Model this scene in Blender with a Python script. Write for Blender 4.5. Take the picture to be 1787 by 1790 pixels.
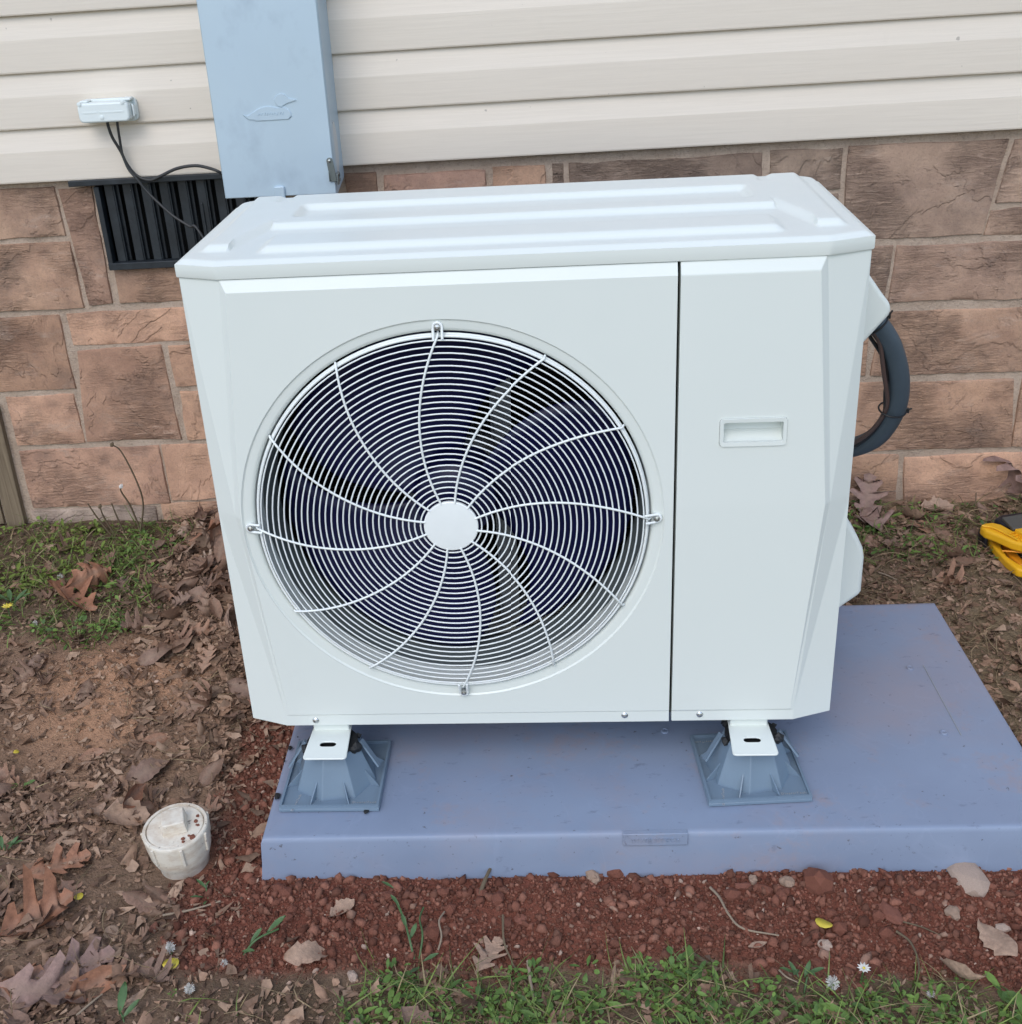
import bpy, bmesh, math, random
import numpy as np
from mathutils import Vector, Matrix, Euler
from mathutils.geometry import delaunay_2d_cdt
random.seed(7); RNG = np.random.default_rng(7)
R = math.radians
for o in list(bpy.data.objects): bpy.data.objects.remove(o)
SC = bpy.context.scene
COL = SC.collection

# ------------------------------------------------------------------ camera
CAM = Vector((0.0514, -1.5413, 1.1655)); YAW, PITCH, ROLL, FPX = -0.0818, 0.4449, -0.0619, 2035.14
PPX, PPY = 893.5 - 62.39, 895 - 44.93          # principal point in photo pixels (the photo is a crop)
fw = Vector((math.sin(YAW)*math.cos(PITCH), math.cos(YAW)*math.cos(PITCH), -math.sin(PITCH)))
rt0 = Vector((math.cos(YAW), -math.sin(YAW), 0)); up0 = rt0.cross(fw)
rt = rt0*math.cos(ROLL) + up0*math.sin(ROLL); up = up0*math.cos(ROLL) - rt0*math.sin(ROLL)
cd = bpy.data.cameras.new('camera'); cam = bpy.data.objects.new('camera', cd); COL.objects.link(cam)
m = Matrix.Identity(4)
for i in range(3):
    m[i][0] = rt[i]; m[i][1] = up[i]; m[i][2] = -fw[i]; m[i][3] = CAM[i]
cam.matrix_world = m
cd.sensor_fit = 'HORIZONTAL'; cd.sensor_width = 36; cd.lens = FPX/1787*36
cd.shift_x = 62.39/1787; cd.shift_y = -44.93/1787
cd.clip_start = 0.02; cd.clip_end = 400
SC.camera = cam

# ------------------------------------------------------------------ world, sun, exposure
SUN_EL, SUN_AZ = 48, 195          # azimuth measured clockwise from +y
w = bpy.data.worlds.new('World'); SC.world = w; w.use_nodes = True
nt = w.node_tree; bg = nt.nodes['Background']
sky = nt.nodes.new('ShaderNodeTexSky'); sky.sky_type = 'NISHITA'; sky.sun_disc = False
sky.sun_elevation = R(SUN_EL); sky.sun_rotation = R(SUN_AZ); sky.dust_density = 1.0; sky.air_density = 1.0; sky.ozone_density = 1.0
hs = nt.nodes.new('ShaderNodeHueSaturation'); hs.inputs['Saturation'].default_value = 0.86
nt.links.new(sky.outputs[0], hs.inputs['Color']); nt.links.new(hs.outputs[0], bg.inputs['Color'])
bg.inputs['Strength'].default_value = 0.15
sd = bpy.data.lights.new('sun', 'SUN'); so = bpy.data.objects.new('sun', sd); COL.objects.link(so)
sd.energy = 0.6; sd.angle = R(35); sd.color = (1.0, 0.985, 0.96)
sv = Vector((math.sin(R(SUN_AZ))*math.cos(R(SUN_EL)), math.cos(R(SUN_AZ))*math.cos(R(SUN_EL)), math.sin(R(SUN_EL))))
so.rotation_euler = (-sv).to_track_quat('-Z', 'Y').to_euler(); so.location = sv*8
vs = SC.view_settings; vs.view_transform = 'Standard'; vs.look = 'None'; vs.gamma = 1; vs.use_curve_mapping = False
vs.exposure = 0.73

# ------------------------------------------------------------------ helpers
def ray(px, py): return (fw*FPX + rt*(px-PPX) - up*(py-PPY)).normalized()
def at(px, py, ax, v):            # where the sight line through a photo pixel meets a real plane
    d = ray(px, py); return CAM + d*((v-CAM[ax])/d[ax])

def _h(ix, iy, s):
    n = (ix.astype(np.int64)*374761393 + iy.astype(np.int64)*668265263 + s*982451653) & 0x7fffffff
    n = ((n ^ (n >> 13))*1274126177) & 0x7fffffff
    return ((n ^ (n >> 16)) & 0xffff)/65535.0
def vnoise(x, y, s=0):
    x = np.asarray(x, float); y = np.asarray(y, float)
    ix = np.floor(x); iy = np.floor(y); fx = x-ix; fy = y-iy
    fx = fx*fx*(3-2*fx); fy = fy*fy*(3-2*fy)
    a = _h(ix, iy, s); b = _h(ix+1, iy, s); c = _h(ix, iy+1, s); d = _h(ix+1, iy+1, s)
    return (a*(1-fx)+b*fx)*(1-fy) + (c*(1-fx)+d*fx)*fy
def fbm(x, y, o=4, s=0):
    t = 0; a = .5; n = 0
    for i in range(o):
        t = t + a*vnoise(np.asarray(x)*2**i, np.asarray(y)*2**i, s+i*17); n += a; a *= .5
    return t/n
def sstep(a, b, x): t = np.clip((x-a)/(b-a), 0, 1); return t*t*(3-2*t)

class MB:
    def __init__(s): s.v = []; s.f = []
    def add(s, v, f):
        b = len(s.v); s.v += [tuple(p) for p in v]; s.f += [tuple(i+b for i in q) for q in f]; return s
    def box(s, c, d, rot=None):
        v = [Vector((sx*d[0]/2, sy*d[1]/2, sz*d[2]/2)) for sx in (-1, 1) for sy in (-1, 1) for sz in (-1, 1)]
        if rot: v = [rot @ p for p in v]
        v = [p+Vector(c) for p in v]
        return s.add(v, [(0, 1, 3, 2), (4, 6, 7, 5), (0, 4, 5, 1), (2, 3, 7, 6), (0, 2, 6, 4), (1, 5, 7, 3)])
    def bar(s, a, b, w, h, upv=(0, 0, 1)):
        a = Vector(a); b = Vector(b); d = (b-a).normalized(); u = Vector(upv); sx = d.cross(u).normalized(); u = sx.cross(d)
        v = [p+sx*x*w/2+u*z*h/2 for p in (a, b) for x, z in ((-1, -1), (1, -1), (1, 1), (-1, 1))]
        return s.add(v, [(3, 2, 1, 0), (4, 5, 6, 7), (0, 1, 5, 4), (1, 2, 6, 5), (2, 3, 7, 6), (3, 0, 4, 7)])
    def prism(s, poly, fn, d0, d1):   # poly 2D, fn(a,b,d)->3D
        n = len(poly); v = [fn(a, b, d0) for a, b in poly] + [fn(a, b, d1) for a, b in poly]
        f = [tuple(range(n-1, -1, -1)), tuple(range(n, 2*n))] + [(i, (i+1) % n, n+(i+1) % n, n+i) for i in range(n)]
        return s.add(v, f)
    def tube(s, path, r, n=8, closed=False, caps=True):
        P = [Vector(p) for p in path]; m_ = len(P); rs = r if hasattr(r, '__len__') else [r]*m_
        T = []
        for i in range(m_):
            a = P[(i-1) % m_] if (closed or i > 0) else P[i]; b = P[(i+1) % m_] if (closed or i < m_-1) else P[i]
            T.append((b-a).normalized())
        nrm = T[0].orthogonal().normalized(); v = []
        for i in range(m_):
            nrm = (nrm - T[i]*nrm.dot(T[i])).normalized(); bi = T[i].cross(nrm)
            for k in range(n):
                t = 2*math.pi*k/n; v.append(P[i] + (nrm*math.cos(t)+bi*math.sin(t))*rs[i])
        f = []
        for i in range(m_ if closed else m_-1):
            j = (i+1) % m_
            for k in range(n): f.append((i*n+k, i*n+(k+1) % n, j*n+(k+1) % n, j*n+k))
        if caps and not closed: f += [tuple(range(n-1, -1, -1)), tuple((m_-1)*n+k for k in range(n))]
        return s.add(v, f)
    def lathe(s, prof, n, fn, closed_ends=False):   # prof [(r, h)], fn(x, y, h)
        v = []; f = []; m_ = len(prof)
        for r, h in prof:
            for k in range(n): t = 2*math.pi*k/n; v.append(fn(r*math.cos(t), r*math.sin(t), h))
        for i in range(m_-1):
            for k in range(n): f.append((i*n+k, i*n+(k+1) % n, (i+1)*n+(k+1) % n, (i+1)*n+k))
        if closed_ends: f += [tuple(range(n-1, -1, -1)), tuple((m_-1)*n+k for k in range(n))]
        return s.add(v, f)
    def build(s, name, mat, parent=None, world=True, smooth=None, bevel=None, fix=True):
        me = bpy.data.meshes.new(name); me.from_pydata([tuple(p) for p in s.v], [], s.f)
        if fix:
            bm = bmesh.new(); bm.from_mesh(me); bmesh.ops.recalc_face_normals(bm, faces=bm.faces); bm.to_mesh(me); bm.free()
        return link(name, me, mat, parent, world, smooth, bevel)
def link(name, me, mat, parent=None, world=True, smooth=None, bevel=None):
    if smooth is not None:
        me.polygons.foreach_set('use_smooth', [True]*len(me.polygons))
        me.set_sharp_from_angle(angle=R(smooth))
    if mat: me.materials.append(mat)
    o = bpy.data.objects.new(name, me); COL.objects.link(o)
    if parent:
        o.parent = parent
        if world and parent.type == 'EMPTY' and parent.parent is None: o.matrix_parent_inverse = parent.matrix_basis.inverted()
    if bevel:
        b = o.modifiers.new('bevel', 'BEVEL'); b.width = bevel; b.segments = 2; b.limit_method = 'ANGLE'; b.angle_limit = R(25)
        b.harden_normals = False
        me.polygons.foreach_set('use_smooth', [True]*len(me.polygons))
        me.set_sharp_from_angle(angle=R(25 if smooth is None else smooth))
    return o
def thing(name, label, cat, loc=(0, 0, 0), rot=(0, 0, 0), group=None):
    o = bpy.data.objects.new(name, None); COL.objects.link(o); o.location = loc; o.rotation_euler = rot; o.empty_display_size = .05
    o.matrix_basis = Matrix.LocRotScale(Vector(loc), Euler(rot), None)
    return tag(o, label, cat, group)
def tag(o, label, cat, group=None):
    o['label'] = label; o['category'] = cat
    if group: o['group'] = group
    return o
def copy_tree(o, parent=None):
    c = o.copy(); COL.objects.link(c)
    if parent: c.parent = parent
    for ch in [x for x in o.children]: copy_tree(ch, c)
    return c
def arc(cx, cy, r, a0, a1, n): return [(cx+r*math.cos(R(a0+(a1-a0)*i/n)), cy+r*math.sin(R(a0+(a1-a0)*i/n))) for i in range(n+1)]
def rrect(x0, y0, x1, y1, r, n=4):
    return arc(x1-r, y1-r, r, 0, 90, n)+arc(x0+r, y1-r, r, 90, 180, n)+arc(x0+r, y0+r, r, 180, 270, n)+arc(x1-r, y0+r, r, 270, 360, n)
def spline(P, n=6):
    P = [Vector(p) for p in P]; Q = [P[0]*2-P[1]]+P+[P[-1]*2-P[-2]]; out = []
    for i in range(1, len(Q)-2):
        for k in range(n):
            t = k/n; a, b, c, d = Q[i-1:i+3]
            out.append(.5*((2*b)+(c-a)*t+(2*a-5*b+4*c-d)*t*t+(3*b-a-3*c+d)*t**3))
    out.append(P[-1]); return out

# ------------------------------------------------------------------ materials
class NT:
    def __init__(s, name):
        s.m = bpy.data.materials.new(name); s.m.use_nodes = True; s.t = s.m.node_tree; s.b = s.t.nodes['Principled BSDF']
        s.tc = s.t.nodes.new('ShaderNodeTexCoord')
    def n(s, t, **k):
        x = s.t.nodes.new(t)
        for a, b in k.items(): setattr(x, a, b)
        return x
    def l(s, a, b): s.t.links.new(a, b)
    def val(s, sock, v):
        if hasattr(v, 'is_linked') or isinstance(v, bpy.types.NodeSocket): s.l(v, sock)
        else: sock.default_value = v
    def noise(s, scale=5, detail=4, rough=.55, sc=(1, 1, 1), dist=0, src=None, off=(0, 0, 0)):
        mp = s.n('ShaderNodeMapping'); mp.inputs['Scale'].default_value = sc; mp.inputs['Location'].default_value = off
        s.l(src or s.tc.outputs['Object'], mp.inputs['Vector'])
        x = s.n('ShaderNodeTexNoise'); s.l(mp.outputs[0], x.inputs['Vector'])
        x.inputs['Scale'].default_value = scale; x.inputs['Detail'].default_value = detail; x.inputs['Roughness'].default_value = rough; x.inputs['Distortion'].default_value = dist
        return x.outputs['Fac']
    def ramp(s, fac, stops, interp='LINEAR'):
        x = s.n('ShaderNodeValToRGB'); x.color_ramp.interpolation = interp; e = x.color_ramp.elements
        while len(e) < len(stops): e.new(.5)
        for i, (p, c) in enumerate(stops):
            e[i].position = p; e[i].color = (c, c, c, 1) if not hasattr(c, '__len__') else (*c, 1)
        s.l(fac, x.inputs[0]); return x.outputs[0]
    def mix(s, fac, a, b, mode='MIX'):
        x = s.n('ShaderNodeMix', data_type='RGBA', blend_type=mode)
        s.val(x.inputs[0], fac); s.val(x.inputs[6], a if not isinstance(a, tuple) or len(a) == 4 else (*a, 1)); s.val(x.inputs[7], b if not isinstance(b, tuple) or len(b) == 4 else (*b, 1))
        return x.outputs[2]
    def math(s, op, a, b=0.0, clamp=False):
        x = s.n('ShaderNodeMath', operation=op); x.use_clamp = clamp; s.val(x.inputs[0], a); s.val(x.inputs[1], b); return x.outputs[0]
    def bump(s, h, strength=.3, dist=.01, prev=None):
        x = s.n('ShaderNodeBump'); x.inputs['Strength'].default_value = strength; x.inputs['Distance'].default_value = dist
        s.l(h, x.inputs['Height'])
        if prev: s.l(prev, x.inputs['Normal'])
        return x.outputs[0]
    def out(s, color=None, rough=.5, metal=0, normal=None, spec=None, coat=None):
        if color is not None: s.val(s.b.inputs['Base Color'], color if not isinstance(color, tuple) or len(color) == 4 else (*color, 1))
        s.val(s.b.inputs['Roughness'], rough); s.val(s.b.inputs['Metallic'], metal)
        if normal is not None: s.l(normal, s.b.inputs['Normal'])
        if spec is not None: s.b.inputs['Specular IOR Level'].default_value = spec
        return s.m
def plain(name, c, rough=.5, metal=0, var=.06, scale=30, bump=0, bscale=200, spec=None):
    t = NT(name); f = t.noise(scale, 4)
    col = t.mix(f, tuple(max(0, x*(1-var)) for x in c), tuple(min(1, x*(1+var)) for x in c))
    nm = t.bump(t.noise(bscale, 3), bump, .002) if bump else None
    return t.out(col, t.ramp(t.noise(scale*.6, 3), [(0.3, max(0, rough-.06)), (.7, min(1, rough+.06))]), metal, nm, spec)
M = {}
def paint():
    t = NT('white_powder_paint'); f = t.noise(3, 3); g = t.noise(120, 2)
    c = t.mix(f, (.69, .73, .685), (.73, .76, .715))
    sm = t.ramp(t.noise(7, 6, .7), [(.62, 0), (.8, 1)]); c = t.mix(t.math('MULTIPLY', sm, .12), c, (.55, .53, .47))
    nm = t.bump(t.noise(700, 2), .06, .0006); nm = t.bump(t.noise(4, 2), .12, .004, nm)
    return t.out(c, t.ramp(t.noise(20, 4), [(.3, .30), (.7, .40)]), 0, nm)
M['paint'] = paint()
M['wire'] = plain('white_coated_wire', (.80, .83, .81), .32)
M['screw'] = plain('zinc_screw', (.55, .56, .56), .28, .9)
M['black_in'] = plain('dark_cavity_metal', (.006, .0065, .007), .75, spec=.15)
M['coil'] = plain('black_coil_fins', (.005, .005, .006), .6, spec=.15)
M['coilwire'] = plain('coil_guard_wire', (.16, .15, .13), .4, .5)
M['blade'] = plain('navy_fan_plastic', (.0035, .0045, .042), .36, spec=.28)
M['shroud'] = plain('grey_fan_shroud', (.12, .14, .14), .5)
M['galv'] = plain('galvanised_bracket', (.36, .38, .40), .45, .2)
M['rubber'] = plain('black_rubber', (.012, .013, .014), .6, bump=.3, bscale=150)
M['riser'] = plain('grey_riser_plastic', (.165, .228, .295), .42, var=.07, scale=25, bump=.08)
M['lip'] = plain('frame_dark_edge', (.30, .32, .32), .5)
def padmat():
    t = NT('blue_grey_pad_plastic')
    c = t.mix(t.ramp(t.noise(2.2, 5, .6), [(.3, 0), (.7, 1)]), (.205, .25, .345), (.25, .305, .41))
    c = t.mix(t.math('MULTIPLY', t.ramp(t.noise(3.1, 7, .65, off=(3, 1, 0)), [(.46, 0), (.66, 1)]), .6), c, (.30, .27, .31))
    c = t.mix(t.math('MULTIPLY', t.ramp(t.noise(7, 7, .75, off=(5, 2, 0)), [(.55, 0), (.70, 1)]), .5), c, (.36, .25, .22))
    c = t.mix(t.math('MULTIPLY', t.ramp(t.noise(26, 5, .7, sc=(1, 2.5, 1)), [(.62, 0), (.72, 1)]), .55), c, (.10, .11, .15))
    c = t.mix(t.math('MULTIPLY', t.ramp(t.noise(90, 3, .6), [(.68, 0), (.74, 1)]), .7), c, (.07, .06, .06))
    sc_ = t.ramp(t.noise(5, 3, .5, dist=1.2), [(.492, 0), (.5, 1), (.508, 0)]); c = t.mix(t.math('MULTIPLY', sc_, .10), c, (.33, .38, .52))
    nm = t.bump(t.noise(350, 2), .12, .001); nm = t.bump(t.noise(6, 3), .15, .006, nm)
    return t.out(c, t.ramp(t.noise(9, 4), [(.3, .42), (.7, .58)]), 0, nm)
M['pad'] = padmat()
def siding():
    t = NT('beige_vinyl_siding')
    oi = t.n('ShaderNodeObjectInfo')
    c = t.mix(t.noise(1.6, 4), (.68, .605, .51), (.715, .64, .545))
    g = t.noise(70, 5, .65, sc=(.08, 1, 3.0), dist=.5)
    c = t.mix(t.ramp(g, [(.40, 0), (.58, .15)]), c, (.52, .455, .375))
    st = t.ramp(t.noise(9, 6, .7, sc=(1, 1, .5)), [(.6, 0), (.8, 1)]); c = t.mix(t.math('MULTIPLY', st, .12), c, (.38, .35, .31))
    sp = t.ramp(t.noise(60, 2, .4), [(.77, 0), (.79, 1)]); c = t.mix(t.math('MULTIPLY', sp, .55), c, (.2, .18, .15))
    nm = t.bump(g, .3, .0014)
    return t.out(c, .48, 0, nm)
M['siding'] = siding()
def stone():
    t = NT('brown_cast_stone'); oi = t.n('ShaderNodeObjectInfo')
    rnd = t.n('ShaderNodeVectorMath', operation='SCALE'); rnd.inputs[0].default_value = (17, 5, 31); t.l(oi.outputs['Random'], rnd.inputs['Scale'])
    sh = t.n('ShaderNodeVectorMath', operation='ADD'); t.l(t.tc.outputs['Object'], sh.inputs[0]); t.l(rnd.outputs[0], sh.inputs[1]); src = sh.outputs[0]
    c = t.mix(t.ramp(t.noise(9, 6, .7, src=src), [(.3, 0), (.7, 1)]), (.74, .70, .70), (1.22, 1.2, 1.16))
    c = t.mix(1.0, oi.outputs['Color'], c, 'MULTIPLY')
    mask = t.ramp(t.noise(5, 3, .6, off=(2, 0, 5), src=src), [(.44, 0), (.62, 1)])
    stri = t.noise(95, 6, .7, sc=(.16, 1, 1.0), dist=2.2, src=src)
    sr = t.ramp(stri, [(.30, 0), (.62, 1)]); cut = t.math('MULTIPLY', t.math('SUBTRACT', 1.0, sr), mask)
    c = t.mix(t.math('MULTIPLY', cut, .55), c, (.14, .095, .075))
    hi = t.math('MULTIPLY', t.ramp(stri, [(.58, 0), (.70, 1)]), mask); c = t.mix(t.math('MULTIPLY', hi, .45), c, (.52, .40, .32))
    fl = t.noise(4.2, 5, .6, dist=.5, off=(7, 0, 1), src=src)
    terr = t.ramp(fl, [(0, 0), (.470, .12), (.485, .45), (.575, .52), (.590, .85), (1, 1)])
    lip = t.ramp(fl, [(.462, 0), (.474, 1), (.490, 0)]); c = t.mix(t.math('MULTIPLY', lip, .22), c, (.12, .085, .065))
    pale = t.ramp(t.noise(14, 7, .75, sc=(.6, 1, 1.6), off=(1, 3, 2), src=src), [(.56, 0), (.72, 1)]); c = t.mix(t.math('MULTIPLY', pale, .42), c, (.52, .42, .345))
    dk = t.ramp(t.noise(8, 6, .7, off=(9, 0, 4), src=src), [(.52, 0), (.74, 1)]); c = t.mix(t.math('MULTIPLY', dk, .5), c, (.12, .10, .085))
    fine = t.noise(240, 4, .7); c = t.mix(t.math('MULTIPLY', t.ramp(fine, [(.32, 1), (.5, 0)]), .3), c, (.13, .095, .075))
    nm = t.bump(fine, .4, .003); nm = t.bump(t.math('SUBTRACT', 1.0, cut), .8, .006, nm); nm = t.bump(terr, .7, .008, nm); nm = t.bump(t.noise(38, 5, .7, src=src), .4, .006, nm)
    return t.out(c, .88, 0, nm, spec=.22)
M['stone'] = stone()
def mortar():
    t = NT('grey_mortar'); c = t.mix(t.ramp(t.noise(12, 6, .7), [(.3, 0), (.7, 1)]), (.40, .30, .225), (.52, .41, .32))
    c = t.mix(t.ramp(t.noise(180, 3), [(.32, .3), (.46, 0)]), c, (.16, .125, .10))
    nm = t.bump(t.noise(240, 4, .7), .7, .004); nm = t.bump(t.noise(30, 4), .5, .008, nm)
    return t.out(c, .95, 0, nm, spec=.2)
M['mortar'] = mortar()
def vent():
    t = NT('black_vent_plastic'); c = t.mix(t.ramp(t.noise(18, 6, .7), [(.4, 0), (.8, 1)]), (.009, .012, .015), (.028, .036, .043))
    sp = t.ramp(t.noise(120, 3, .6), [(.74, 0), (.78, 1)]); c = t.mix(sp, c, (.25, .25, .24))
    return t.out(c, .5)
M['vent'] = vent()
def gbox():
    t = NT('galvanised_blue_grey_sheet'); c = t.mix(t.ramp(t.noise(3, 4, .6), [(.3, 0), (.7, 1)]), (.44, .545, .62), (.48, .59, .66))
    st = t.ramp(t.noise(8, 5, .6, sc=(1, 1, .8), off=(1, 2, 3)), [(.55, 0), (.72, 1)]); c = t.mix(t.math('MULTIPLY', st, .32), c, (.20, .25, .33))
    lo = t.ramp(t.noise(40, 4, .6, sc=(2, 1, .3)), [(.62, 0), (.75, 1)]); c = t.mix(t.math('MULTIPLY', lo, .2), c, (.5, .6, .68))
    nm = t.bump(t.noise(3, 2), .12, .006); nm = t.bump(t.noise(500, 2), .06, .0008, nm)
    return t.out(c, t.ramp(t.noise(8, 5, .6), [(.3, .36), (.7, .52)]), .15, nm)
M['gbox'] = gbox()
M['jbox'] = plain('white_box_plastic', (.70, .755, .74), .45, var=.05)
M['cable'] = plain('dark_cable_jacket', (.028, .028, .028), .5)
M['cord_brown'] = plain('brown_control_wire', (.075, .045, .038), .55)
M['hose'] = plain('slate_insulation_hose', (.050, .070, .088), .5, var=.1, scale=40, bump=.15)
M['tie'] = plain('black_zip_tie', (.008, .008, .009), .4)
M['steel'] = plain('grey_steel_latch', (.22, .25, .25), .38, .7)
M['label'] = plain('silver_sticker', (.55, .58, .58), .4)
def pvc():
    t = NT('dirty_white_pvc'); geo = t.n('ShaderNodeNewGeometry')
    c = t.mix(t.noise(20, 5, .6), (.66, .60, .50), (.76, .71, .61))
    d = t.ramp(t.noise(28, 6, .7, sc=(1, 1, 2)), [(.46, 0), (.66, 1)]); c = t.mix(t.math('MULTIPLY', d, .55), c, (.44, .31, .20))
    sp = t.ramp(t.noise(110, 4, .6), [(.66, 0), (.70, 1)]); c = t.mix(t.math('MULTIPLY', sp, .7), c, (.13, .10, .085))
    return t.out(c, .5, 0, t.bump(t.noise(60, 4), .2, .003))
M['pvc'] = pvc()
def wood():
    t = NT('weathered_plank_wood'); g = t.noise(60, 5, .6, sc=(1, 1, .06), dist=.8)
    c = t.mix(t.ramp(g, [(.3, 0), (.7, 1)]), (.10, .07, .045), (.27, .21, .14))
    return t.out(c, .85, 0, t.bump(g, .6, .004), spec=.2)
M['wood'] = wood()
def attr(name, rough=.85, spec=.2, bs=300, bstr=.3, bd=.002, nvar=.25, trans=0):
    t = NT(name); a = t.n('ShaderNodeAttribute', attribute_name='col'); f = t.noise(90, 4, .65)
    c = t.mix(1.0, a.outputs['Color'], t.ramp(f, [(.25, 1-nvar), (.75, 1+nvar)]), 'MULTIPLY')
    return t.out(c, rough, 0, t.bump(t.noise(bs, 3), bstr, bd), spec)
M['soil'] = attr('clay_and_litter_soil', .95, .15, 220, .8, .006, .3)
M['clod'] = attr('clay_clod', .95, .15, 350, .6, .003, .25)
M['litter'] = attr('leaf_litter', .8, .25, 250, .3, .002, .3)
M['green'] = attr('green_weeds', .55, .35, 200, .2, .001, .25)
def leafmat(name, stops):
    t = NT(name); oi = t.n('ShaderNodeObjectInfo')
    c = t.ramp(oi.outputs['Random'], stops)
    f = t.noise(9, 6, .7); c = t.mix(1.0, c, t.ramp(f, [(.25, .6), (.75, 1.4)]), 'MULTIPLY')
    vn = t.n('ShaderNodeAttribute', attribute_name='vein'); c = t.mix(t.math('MULTIPLY', vn.outputs['Fac'], .45), c, (.30, .21, .15))
    return t.out(c, t.ramp(f, [(.3, .55), (.7, .8)]), 0, t.bump(t.noise(11, 5, .65), .5, .0035), .3)
M['leaf'] = leafmat('dry_brown_leaf', [(0, (.13, .078, .054)), (.3, (.26, .155, .105)), (.55, (.20, .13, .098)), (.8, (.33, .178, .112)), (1, (.34, .24, .175))])
M['russet'] = leafmat('russet_leaf', [(0, (.30, .14, .082)), (1, (.35, .17, .10))])
M['tanleaf'] = leafmat('tan_leaf', [(0, (.36, .235, .165)), (1, (.40, .27, .19))])
M['mauve'] = leafmat('mauve_brown_leaf', [(0, (.26, .165, .135)), (1, (.29, .185, .15))])
def rockmat(name, c, dark=.6):
    t = NT(name); f = t.noise(45, 6, .7)
    k = t.mix(t.ramp(f, [(.3, 0), (.7, 1)]), tuple(x*dark for x in c), tuple(min(1, x*1.15) for x in c))
    return t.out(k, .9, 0, t.bump(t.noise(120, 5, .7), .6, .004), .2)
M['clay_rock'] = rockmat('red_clay_rock', (.25, .098, .064))
M['pink_rock'] = rockmat('pink_quartz', (.62, .46, .36), .55)
M['tan_rock'] = rockmat('tan_pebble', (.42, .29, .21), .75)
M['brick_rock'] = rockmat('brick_red_stone', (.27, .11, .075), .8)
M['yellow'] = plain('yellow_tool_plastic', (.80, .42, .015), .4, var=.08)
M['orange'] = plain('orange_tool_plastic', (.72, .27, .01), .45)
M['tool_black'] = plain('black_tool_plastic', (.012, .013, .02), .4)
M['tool_grey'] = plain('grey_tool_label', (.085, .085, .075), .6)
M['petal'] = plain('yellow_petal', (.66, .52, .06), .55, var=.2)
M['fluff'] = plain('white_seed_fluff', (.62, .60, .55), .8)
M['stalk'] = plain('dry_stalk', (.13, .095, .055), .8)
M['twig'] = plain('dry_twig', (.30, .23, .16), .85, bump=.3)
M['grn'] = plain('fresh_green_leaf', (.065, .125, .04), .55, var=.45, scale=60)

# ------------------------------------------------------------------ the house wall
WT = -0.0067
house = thing('house', 'beige lap sided house wall over brown stone patterned skirting', 'house', (0, 0, 0), (0, WT, 0))
def loc(px, py, y):              # wall-local x, z of a photo pixel on the wall at depth y
    p = at(px, py, 1, y); return p.x+.0067*p.z, p.z-.0067*p.x
Z0, DZ = .725, .1132
prof = [(1.030, DZ+.012), (1.0135, DZ+.012), (1.0115, DZ), (1.0095, DZ*.96), (1.0013, DZ*.62), (1.0003, DZ*.585), (1.0, DZ*.55), (1.0, .004), (1.0008, .0012), (1.003, 0), (1.016, .0005), (1.017, .004)]
def course(k, x0, x1, dy):
    b = MB(); n = max(2, int((x1-x0)/.25)); v = []; f = []
    for i in range(n+1):
        x = x0+(x1-x0)*i/n; wv = .0008*math.sin(x*2.1+k*1.7)+.0005*math.sin(x*5.3+k)
        v += [(x, y+dy+wv, Z0+DZ*k+z) for y, z in prof]
    q = len(prof)
    for i in range(n):
        for j in range(q-1): f.append((i*q+j, i*q+j+1, (i+1)*q+j+1, (i+1)*q+j))
    f += [tuple(range(q)), tuple(n*q+j for j in range(q-1, -1, -1))]
    b.add(v, f); return b.build('siding_board', M['siding'], house, world=False, smooth=9)
for k in range(16):
    j = {1: -.905, 0: 2.1, 2: 1.6, 3: -1.9, 4: .7}.get(k, random.uniform(-2.4, 2.4))
    course(k, -3.2, j, 0); course(k, j+.0004, 3.2, -.0011)
MB().box((0, 1.19, .6), (6.4, .19, 4.0)).build('wall_core', M['mortar'], house, world=False)
sk = MB(); v = []; f = []; nx, nz = 320, 46
for i in range(nx+1):
    for k in range(nz+1):
        x = -3.2+6.4*i/nx; z = -.35+1.11*k/nz
        v.append((x, 1.0248+.003*(float(fbm(x*30, z*30, 3, 5))-.5), z))
for i in range(nx):
    for k in range(nz):
        x = -3.2+6.4*(i+.5)/nx; z = -.35+1.11*(k+.5)/nz
        if not (-.956 < x < -.548 and .515 < z < .722): f.append((i*(nz+1)+k, i*(nz+1)+k+1, (i+1)*(nz+1)+k+1, (i+1)*(nz+1)+k))
sk.add(v, f); skirt = sk.build('stone_skirting', M['mortar'], house, world=False, smooth=60)
TAN, GRY, PNK = (.54, .335, .225), (.33, .245, .185), (.55, .335, .235)
def mixc(a, b, t): return tuple(x*(1-t)+y*t for x, y in zip(a, b))
STONES = []
def S(x0, x1, z0, z1, c=TAN, q=None):
    STONES.append((q or [(x0, z1), (x1, z1), (x1, z0), (x0, z0)], c))
S(-1.42, -1.051, .602, .709, mixc(TAN, GRY, .5)); S(0, 0, 0, 0, mixc(PNK, GRY, .3), [(-1.041, .703), (-.968, .708), (-.973, .441), (-1.024, .437)])
S(-1.42, -1.043, .435, .586, mixc(TAN, GRY, .25)); S(-.951, -.68, .441, .521, mixc(TAN, GRY, .2))
S(-1.42, -1.106, .235, .415); S(-1.085, -.72, .343, .419, mixc(TAN, PNK, .4)); S(0, 0, 0, 0, mixc(TAN, PNK, .6), [(-1.080, .327), (-.878, .332), (-.870, .095), (-1.105, .096)])
S(-.857, -.62, .232, .330); S(-.851, -.6, .093, .215); S(-1.281, -1.114, .094, .218, mixc(TAN, PNK, .5))
S(-1.281, -.93, -.079, .076, PNK); S(-.921, -.70, -.07, .077, mixc(TAN, PNK, .5))
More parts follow.
